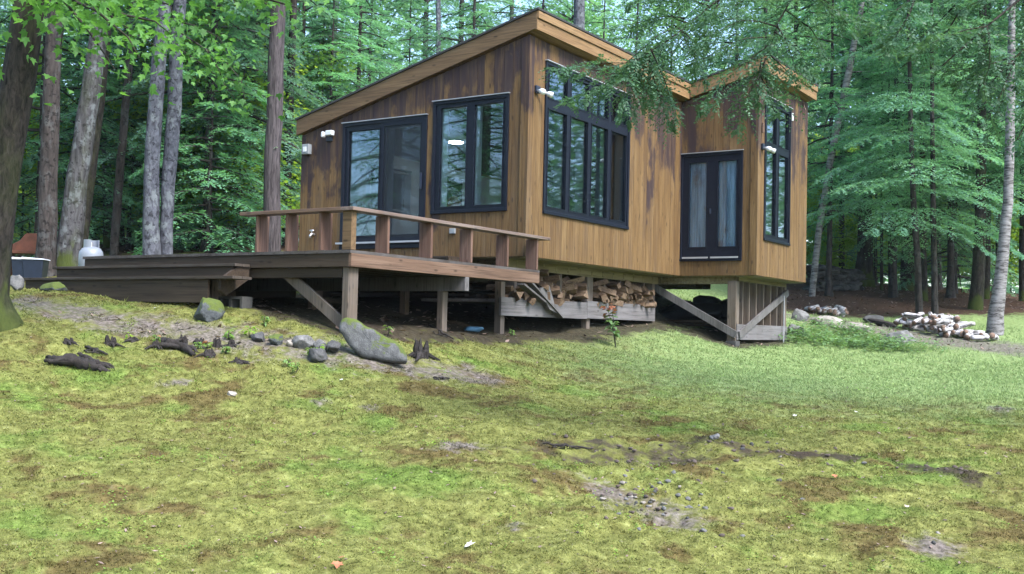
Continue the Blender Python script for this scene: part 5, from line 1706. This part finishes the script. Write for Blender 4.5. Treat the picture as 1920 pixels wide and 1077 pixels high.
stem('birch_tree', [(1865, 618, 32), (1872, 560, 25), (1880, 480, 21), (1890, 380, 18), (1893, 280, 17), (1895, 160, 15), (1897, 40, 13)], 26, 'birch_tree', 'pale birch with a flared base at the right edge of the woods', LC, 11, H=17)
stem('hemlock_tree', [(1621, 540, 38), (1621, 480, 29), (1622, 380, 25), (1624, 250, 22), (1626, 80, 18)], 39, 'bark_dark', 'broad dark hemlock trunk behind the left end of the brown leaf bank', HV[7][0], 5.2, 1, H=20)
stem('hemlock_tree', [(1700, 545, 26), (1702, 470, 23), (1703, 380, 21), (1704, 200, 17)], 38, 'bark_dark', 'dark stout trunk behind the pair of slim reddish trunks', HV[7][0], 5, 1, H=20)
stem('hemlock_tree', [(1724, 590, 14), (1720, 480, 12), (1713, 380, 11), (1708, 250, 9)], 29, 'bark_brown', 'left of two slim reddish trunks standing behind the tall birch log heap', HV[6][0], 5.4, .85, H=14)
stem('hemlock_tree', [(1733, 568, 15), (1731, 480, 13), (1730, 380, 12), (1729, 250, 10)], 33, 'bark_dark', 'dark middle trunk between the two slim reddish trunks', HV[6][0], 5.8, 1, H=15)
stem('hemlock_tree', [(1753, 594, 13), (1752, 500, 11), (1750, 400, 10), (1748, 250, 8)], 29, 'bark_brown', 'right of two slim reddish trunks standing behind the tall birch log heap', HV[6][0], 5.4, .85, H=14)
stem('hemlock_tree', [(1828, 582, 28), (1834, 520, 23), (1838, 440, 21), (1840, 300, 17)], 31, 'bark_dark', 'dark trunk left of the flared birch', HV[7][0], 4.4, 1, H=19)
stem('hemlock_tree', [(1848, 575, 16), (1850, 500, 14), (1852, 400, 12), (1853, 250, 10)], 34, 'bark_dark', 'thinner dark trunk between the flared birch and its dark neighbour', HC, 8, 1, H=18)
stem('hemlock_tree', [(1653, 542, 7), (1653, 440, 6), (1653, 300, 5)], 37, 'bark_dark', 'left of two very thin saplings before the bright leaves', HC, 6, .5, H=9, n=8)
stem('hemlock_tree', [(1669, 560, 7), (1668, 440, 6), (1667, 300, 5)], 36, 'bark_dark', 'right of two very thin saplings before the bright leaves', HC, 6, .5, H=9, n=8)
stem('hemlock_tree', [(1917, 600, 14), (1917, 480, 13), (1918, 350, 11)], 34, 'bark_dark', 'dark trunk cut by the right picture edge', HC, 8, 1, H=18)
stem('pine_tree', [(1085, 60, 22), (1086, 20, 21), (1087, -30, 20)], 36, 'bark_pale', 'pale trunk rising behind the cabin roof peak', None, H=20)
stem('pine_tree', [(822, 60, 9), (822, 0, 9), (823, -40, 8)], 46, 'bark_pale', 'thin pale trunk above the long roof slope', None, H=24)

# the leaf-bearing branches
ML, MLF = leafmesh(1.0, .35)
ML = np.array(ML)


def branch_leaves(lines, d, leaf, per, mat, seed, parent, jit=.22, bark='bark_dark', stemr=.02, hang=.5):
    rg_ = np.random.default_rng(seed); inv = parent.location
    mb = MB(); V_ = []; F_ = []; rn = []; n0 = 0
    for ln in lines:
        P = [at(u, v, d+dd) for u, v, dd in ln]
        P = [p-np.array(inv) for p in P]
        mb.tube(P, [stemr*(1-.8*i/(len(P)-1)) for i in range(len(P))], 6, cap=False)
        for i in range(len(P)-1):
            L = np.linalg.norm(P[i+1]-P[i])
            for k in range(max(1, int(per*L))):
                t = rg_.random(); tip = (i+t)/(len(P)-1)
                c = P[i]+(P[i+1]-P[i])*t+rg_.normal(0, jit*(.5+.7*tip), 3)*np.array([1, 1, .75])
                s = leaf*rg_.uniform(.6, 1.25)
                a = rg_.uniform(0, 6.283); tilt = rg_.normal(hang, .45); roll = rg_.normal(0, .4)
                m = np.array(Matrix.Rotation(a, 3, 'Z')@Matrix.Rotation(-tilt, 3, 'X')@Matrix.Rotation(roll, 3, 'Y'))
                V_.append(ML@m.T*s+c); F_ += [[q_+n0 for q_ in f] for f in MLF]; rn += [rg_.random()]*len(MLF); n0 += len(ML)
    mb.build('branch', M[bark], parent, smooth=True)
    me_ = bpy.data.meshes.new('crown'); me_.from_pydata(np.concatenate(V_).tolist(), [], F_); me_.materials.append(M[mat])
    me_.attributes.new('rnd', 'FLOAT', 'FACE').data.foreach_set('value', np.array(rn, dtype=np.float32))
    link('crown', me_, parent)


branch_leaves([[(50, -160, 0), (110, -60, .3), (180, 10, .5), (250, 60, .6), (310, 98, .6)],
               [(52, -120, 0), (110, -10, -.3), (160, 50, -.4), (195, 100, -.4), (215, 130, -.4)],
               [(55, -100, 0), (100, -20, .5), (120, 50, .6), (112, 100, .5)],
               [(110, -60, .3), (220, -20, .8), (320, 10, 1), (330, 60, 1)],
               [(180, 10, .5), (240, 30, .1), (290, 40, 0), (322, 66, 0)],
               [(60, -170, 0), (260, -110, .5), (430, -30, 1), (500, 8, 1.2), (520, 26, 1.2)],
               [(430, -30, 1), (470, -10, .9), (555, 14, .9), (572, 30, .9)],
               [(40, -150, 0), (-20, -40, -.4), (-40, 60, -.5), (-30, 120, -.5)],
               [(110, -10, -.3), (180, 20, -.8), (240, 70, -.9), (262, 110, -.9)],
               [(60, -110, .3), (140, -50, 1.2), (210, -20, 1.5), (270, 10, 1.5)]], 11.5, .115, 100, 'maple', 31, big, jit=.28, hang=.75)
branch_leaves([[(335, 60, 0), (385, 92, -.3), (425, 118, -.4), (452, 150, -.5), (462, 200, -.5)],
               [(335, 90, 0), (375, 118, -.2), (415, 150, -.3), (440, 185, -.3)],
               [(334, 40, 0), (370, 50, .3), (410, 70, .3), (430, 104, .3)],
               [(385, 92, -.3), (410, 130, -.6), (425, 170, -.7)],
               [(336, -40, 0), (380, -10, .4), (420, 20, .4)]], 21.5, .15, 55, 'maple', 32, twin, jit=.30, hang=.8)

# hemlock whose boughs hang into the picture; the trunk stands right of the frame
Pt = at(2330, 640, 10.5); hx, hy = Pt[0], Pt[1]
near = thing('hemlock_tree', 'near hemlock whose drooping boughs hang over the cabin roof from the upper right', 'tree', (hx, hy, gz(hx, hy)))
mbt = trunk_mb(14, .19, 77); mbt.build('trunk', M['bark_brown'], near, smooth=True)
NB = [  # boughs as (u, v, forward distance)
    [(2330, -260, 10.5), (1900, -220, 10.2), (1600, -150, 10), (1450, -75, 9.9), (1345, 0, 9.8), (1285, 52, 9.7), (1205, 108, 9.6), (1165, 134, 9.6)],
    [(2330, -330, 10.5), (1900, -260, 10.0), (1640, -170, 9.6), (1540, -80, 9.4), (1480, 0, 9.3), (1450, 62, 9.2), (1432, 128, 9.2)],
    [(2330, -160, 10.5), (2120, -120, 9.6), (1960, -40, 9.0), (1850, 50, 8.7), (1765, 125, 8.6)],
    [(2330, -60, 10.5), (2120, -20, 9.7), (1980, 40, 9.2), (1890, 120, 9.0), (1815, 205, 8.9)],
    [(2330, -200, 10.5), (2050, -190, 9.4), (1850, -90, 8.8), (1720, -10, 8.6), (1640, 50, 8.6)],
    [(2330, 20, 10.5), (2140, 50, 9.9), (2010, 120, 9.5), (1940, 200, 9.4), (1895, 285, 9.4)],
    [(2330, -260, 10.5), (2100, -230, 10.6), (1900, -160, 10.6), (1780, -90, 10.5), (1700, -20, 10.5)]]
SUBS = [
    [(1290, 48, 9.7), (1250, 78, 9.5), (1185, 118, 9.4), (1120, 128, 9.4), (1062, 146, 9.4)], [(1240, 82, 9.7), (1190, 130, 9.8), (1130, 160, 9.9), (1098, 186, 9.9)],
    [(1222, 98, 9.7), (1195, 160, 9.6), (1178, 226, 9.6)], [(1215, 104, 9.6), (1232, 170, 9.5), (1258, 238, 9.5)], [(1245, 82, 9.6), (1222, 140, 9.8), (1212, 196, 9.8)],
    [(1292, 44, 9.7), (1245, 30, 9.9), (1190, 52, 10)], [(1330, 12, 9.8), (1260, -12, 10), (1180, 6, 10.1)], [(1276, 56, 9.7), (1300, 105, 9.5), (1322, 150, 9.5)],
    [(1350, -4, 9.8), (1330, 50, 9.6), (1335, 100, 9.6)], [(1400, -40, 9.9), (1310, -40, 10.1), (1240, -20, 10.2)],
    [(1442, 84, 9.2), (1400, 116, 9.1), (1352, 148, 9.0), (1322, 190, 9.0)], [(1433, 122, 9.2), (1402, 180, 9.1), (1384, 242, 9.1)], [(1432, 126, 9.2), (1440, 170, 9.3), (1452, 214, 9.3)],
    [(1438, 98, 9.2), (1472, 130, 9.3), (1500, 158, 9.4)], [(1447, 70, 9.2), (1392, 72, 9.0), (1340, 98, 9.0), (1288, 132, 9.0)], [(1456, 50, 9.2), (1402, 34, 9.1), (1350, 56, 9.0), (1306, 84, 9.0)],
    [(1431, 128, 9.2), (1368, 172, 9.3), (1312, 208, 9.4)], [(1472, 18, 9.3), (1530, 62, 9.4), (1552, 116, 9.4)], [(1482, -4, 9.3), (1420, -16, 9.2), (1376, 14, 9.1), (1320, 40, 9.1)],
    [(1500, -30, 9.4), (1560, 10, 9.5), (1600, 60, 9.5)], [(1452, 60, 9.2), (1490, 84, 9.0), (1524, 140, 9.0)], [(1436, 110, 9.2), (1420, 150, 9.0), (1424, 190, 9.0)],
    [(1520, -50, 9.4), (1560, -30, 9.1), (1640, -10, 9.0)],
    [(1850, 50, 8.7), (1790, 60, 8.7), (1730, 90, 8.7)], [(1960, -40, 9), (1880, -20, 8.9), (1800, 20, 8.9)], [(1890, 120, 9), (1850, 130, 9), (1790, 160, 9)],
    [(1850, 50, 8.7), (1860, 110, 8.6), (1840, 170, 8.6)], [(1980, 40, 9.2), (1930, 90, 9.3), (1905, 160, 9.3)], [(1720, -10, 8.6), (1700, 40, 8.5), (1660, 84, 8.5)],
    [(1850, -90, 8.8), (1770, -50, 8.9), (1700, -40, 9)], [(1890, 120, 9), (1880, 190, 8.9), (1850, 250, 8.9)], [(1800, 20, 8.9), (1770, 70, 9), (1700, 100, 9)],
    [(1990, -60, 9), (1950, 0, 8.8), (1925, 70, 8.8)], [(1780, -90, 10.5), (1730, -60, 10.4), (1660, -40, 10.4)], [(1990, 30, 9.2), (1960, 120, 9.2), (1925, 210, 9.2)]]
qs = []; rs = []; mbb = MB(); base_ = np.array(near.location)
rg_ = np.random.default_rng(91)


def dense(line, step):
    P = [at(u, v, d)-base_ for u, v, d in line]; out = []
    for a, b in zip(P[:-1], P[1:]):
        m = max(2, int(np.linalg.norm(b-a)/step))
        out += [a+(b-a)*i/m for i in range(m)]
    return np.array(out+[P[-1]])


_jr = random.Random(12)
SUBS += [[(u+_jr.uniform(-40, 40)*(i+1)/len(l), v+_jr.uniform(-40, 10)*(i+1)/len(l), d+_jr.uniform(-.4, .4)) for i, (u, v, d) in enumerate(l)] for l in SUBS[0:10]+SUBS[18:36]]
for li, line in enumerate(NB+SUBS):
    sub = li >= len(NB)
    Q = dense(line, .05 if sub else .09)
    k = len(Q)
    r0 = .008 if sub else .034
    Qs = Q[::3] if k > 9 else Q
    mbb.tube(Qs, [r0*(1-.85*i/(len(Qs)-1)) for i in range(len(Qs))], 6, cap=False)
    st = 0 if sub else int(k*.72)
    T = np.gradient(Q, axis=0); T /= np.linalg.norm(T, axis=1, keepdims=True)
    idx = np.arange(st, k)
    base0 = Q[idx]; tt = (idx-st)/max(1, k-1-st); T = T[idx]
    for sgn in (1, -1):
        m = len(base0)
        side = np.cross(T, np.array([0, 0, 1.0])+rg_.normal(0, .35, (m, 3))); side /= np.linalg.norm(side, axis=1, keepdims=True)
        td = T*.62+side*sgn*.75+rg_.normal(0, .16, (m, 3)); td[:, 2] -= .12; td /= np.linalg.norm(td, axis=1, keepdims=True)
        ln_ = (.30*(1-tt)**.6+.09)*rg_.uniform(.5, 1.25, m)
        sd = np.cross(td, np.array([0, 0, 1.0])+rg_.normal(0, .3, (m, 3))); sd /= np.linalg.norm(sd, axis=1, keepdims=True)
        keep = rg_.random(m) < .9
        q_ = spray_quads(base0[keep], td[keep], sd[keep], ln_[keep], 16, .052, .0085, rg_, .3)
        qs.append(q_); rs.append(np.repeat(rg_.random(keep.sum()), 16)*.6+rg_.random(len(q_))*.4)
mbb.build('bough', M['bark_dark'], near, smooth=True)
# upper crown, above the frame
qu, ru, lu = hemlock_geo(930, 14, 7.5, 2.6, 26)
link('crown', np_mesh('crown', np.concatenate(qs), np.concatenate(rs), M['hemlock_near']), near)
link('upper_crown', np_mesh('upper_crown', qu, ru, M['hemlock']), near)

# woods: rows of individual trees behind and beside the clearing
rg = random.Random(5)


def zone(u):
    if u < 560: return 'left'
    if u < 1420: return 'behind'
    return 'right'


GROUP = {'left': ('feathery hemlock in the woods left of the cabin', 'hemlocks left of the cabin'),
         'behind': ('tall hemlock in the woods behind the cabin roof', 'hemlocks behind the cabin'),
         'right': ('feathery hemlock in the woods right of the cabin', 'hemlocks right of the cabin')}
spots = []
for u, d in ((150, 26.5), (235, 27.5), (385, 25), (440, 27), (480, 29), (350, 29.5), (130, 30), (590, 33), (1640, 41), (1780, 42), (1790, 37)):
    P = at(u, 610, d); zn = 'left' if u < 900 else 'right'
    t = hemlock(P[0], P[1], 5 if u < 900 else 3, rg.uniform(.85, 1.15), rg.uniform(0, 6.3), 'young low hemlock with boughs down to the ground, in the woods %s of the cabin' % zn, 'young hemlocks %s of the cabin' % zn)
for d, us in ((27, (-160, 60, 240, 395, 440)), (31, (-60, 330, 470, 600, 1990)), (34, (180, 400, 560, 680, 1560, 1660, 1790, 1960)),
              (39, (360, 480, 620, 760, 900, 1500, 1590, 1740, 1880, 2040)), (45, (300, 430, 560, 700, 850, 1010, 1180, 1380, 1470)),
              (53, (380, 490, 640, 790, 940, 1120, 1330, 1450))):
    for u in us:
        spots.append((u+rg.uniform(-22, 22), d+rg.uniform(-1.5, 1.5)))
for u, d in spots:
    P = at(u, 610, d); zn = zone(u)
    var = rg.choice((0, 1, 2, 2, 3) if d < 36 else (0, 1, 0, 1, 2))
    if d < 30: var = rg.choice((2, 3, 0))
    if d < 42: var = rg.choice((3, 2, 3, 6)) if zn != 'right' else rg.choice((7, 7, 6, 7))
    if 950 < u < 1400: var = 2
    hemlock(P[0], P[1], var, rg.uniform(.85, 1.12), rg.uniform(0, 6.3), *GROUP[zn])
# bright young broadleaf trees in the understory
for u, d, var in ((1530, 47, 1), (1560, 50, 1), (1590, 53, 0), (1610, 48, 1), (1640, 52, 1), (1670, 47, 0), (1690, 50, 1), (1720, 54, 1), (1745, 48, 0), (1775, 51, 1), (1800, 46, 1), (1830, 53, 1), (1860, 47, 1), (1545, 40, 0), (1890, 50, 1), (1915, 46, 1), (1490, 50, 1), (1940, 52, 1)):
    P = at(u+rg.uniform(-8, 8), 610, d); leafy(P[0], P[1], var, rg.uniform(.8, 1.1), rg.uniform(0, 6.3), 'bright green broadleaf sapling low between the trunks right of the cabin', 'saplings right of the cabin')
for u, d, var in ((30, 29, 1), (150, 31, 0), (240, 30, 0), (350, 28, 1), (380, 31, 0), (430, 28, 0), (470, 31, 1), (560, 33, 1), (50, 34, 1), (110, 40, 0), (170, 36, 0), (250, 38, 1), (330, 36, 0), (400, 33, 0), (450, 36, 1), (20, 44, 1), (205, 46, 1), (60, 50, 1), (90, 45, 1), (130, 52, 1), (165, 48, 1), (235, 50, 1), (275, 46, 1), (320, 52, 1), (0, 50, 1)):
    P = at(u+rg.uniform(-8, 8), 610, d); leafy(P[0], P[1], var, rg.uniform(.8, 1.1), rg.uniform(0, 6.3), 'bright green broadleaf sapling low between the trunks left of the cabin', 'saplings left of the cabin')
for u, d in ((1935, 40), (300, 50), (520, 48), (700, 56), (880, 58), (1060, 57), (1250, 60), (1440, 56), (1540, 62), (1640, 64), (1750, 62), (1880, 64), (20, 62)):
    P = at(u, 610, d); leafy(P[0], P[1], 2, rg.uniform(.9, 1.25), rg.uniform(0, 6.3), 'tall broadleaf tree deep in the woods', 'broadleaf trees deep in the woods', 'maple_tree')
# trees round the clearing that the windows mirror and that shade the gable
for x, y, var in ((-14, -19, 1), (-18, -25, 0), (-21, -22, 1), (-16, -29, 1), (-10, -16, 2), (-6, -20, 0), (-14, -14, 1), (-9, -25, 0), (-2, -23, 1), (3, -26, 0), (7, -25, 1), (-3, -30, 1), (11, -28, 0)):
    hemlock(x, y, var, 1.0, rg.uniform(0, 6.3), 'hemlock standing left of the clearing, outside the picture', 'hemlocks beside the clearing')
for x, y, var in ((24, 12, 1), (27, 22, 1), (30, 8, 1), (21, 44, 1), (25, 50, 0), (29, 47, 1), (24, 58, 1), (31, 57, 1), (33, 66, 1), (27, 66, 0), (37, 60, 1), (40, 70, 1), (34, 76, 1), (19, 37, 0)):
    hemlock(x, y, var, 1.0, rg.uniform(0, 6.3), 'hemlock standing right of the clearing, outside the picture', 'hemlocks right of the clearing')

# the far wood that closes the view
n = 105000
a = _c0-.42+(nrg.random(n)*2-1)*1.05; r = 64+nrg.random(n)*34
cl = np.clip(nrg.random(n)**.8*24-2, 0, None)
x = CAM[0]+r*np.cos(a); y = CAM[1]+r*np.sin(a)
cl = np.where(np.arange(n) % 4 == 0, nrg.random(n)*5, cl)
gap = np.where(np.arange(n) % 4 == 0, .6, fbm(a*24, cl*.30, 99, 4))
hole = np.abs(a-(_c0-.075)) < .10
ok = (gap > .40) & ~((cl > 8.5) & hole & (gap < .58)) & ~((cl > 15) & (gap < .50))
x, y, cl = x[ok], y[ok], cl[ok]; n = len(x)
P = np.stack([x, y, base_z(x, y)+cl], -1); b = nrg.random(n)*6.283; L = .45+.5*nrg.random(n)
d = np.stack([np.cos(b)*L, np.sin(b)*L, -L*(nrg.random(n)*.7-.1)], -1); s = np.stack([-np.sin(b)*L*.3, np.cos(b)*L*.3, nrg.normal(0, .12, n)*L], -1)
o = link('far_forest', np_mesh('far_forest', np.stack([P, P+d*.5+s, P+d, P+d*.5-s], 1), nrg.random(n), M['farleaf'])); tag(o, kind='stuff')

# ------------------------------------------------------------------ air
bm = bmesh.new(); bmesh.ops.create_cube(bm, size=1)
me = bpy.data.meshes.new('haze'); bm.to_mesh(me); bm.free()
hz = link('haze', me); hz.scale = (340, 340, 44); hz.location = (CAM[0], CAM[1], 12)
m = bpy.data.materials.new('haze_air'); m.use_nodes = True; nt = m.node_tree
nt.nodes.remove(nt.nodes["Principled BSDF"])
pv = nt.nodes.new("ShaderNodeVolumePrincipled"); pv.inputs["Color"].default_value = (.70, .90, 1.0, 1); pv.inputs["Density"].default_value = .00025
nt.links.new(pv.outputs[0], nt.nodes["Material Output"].inputs["Volume"])
me.materials.append(m); tag(hz, kind='stuff')
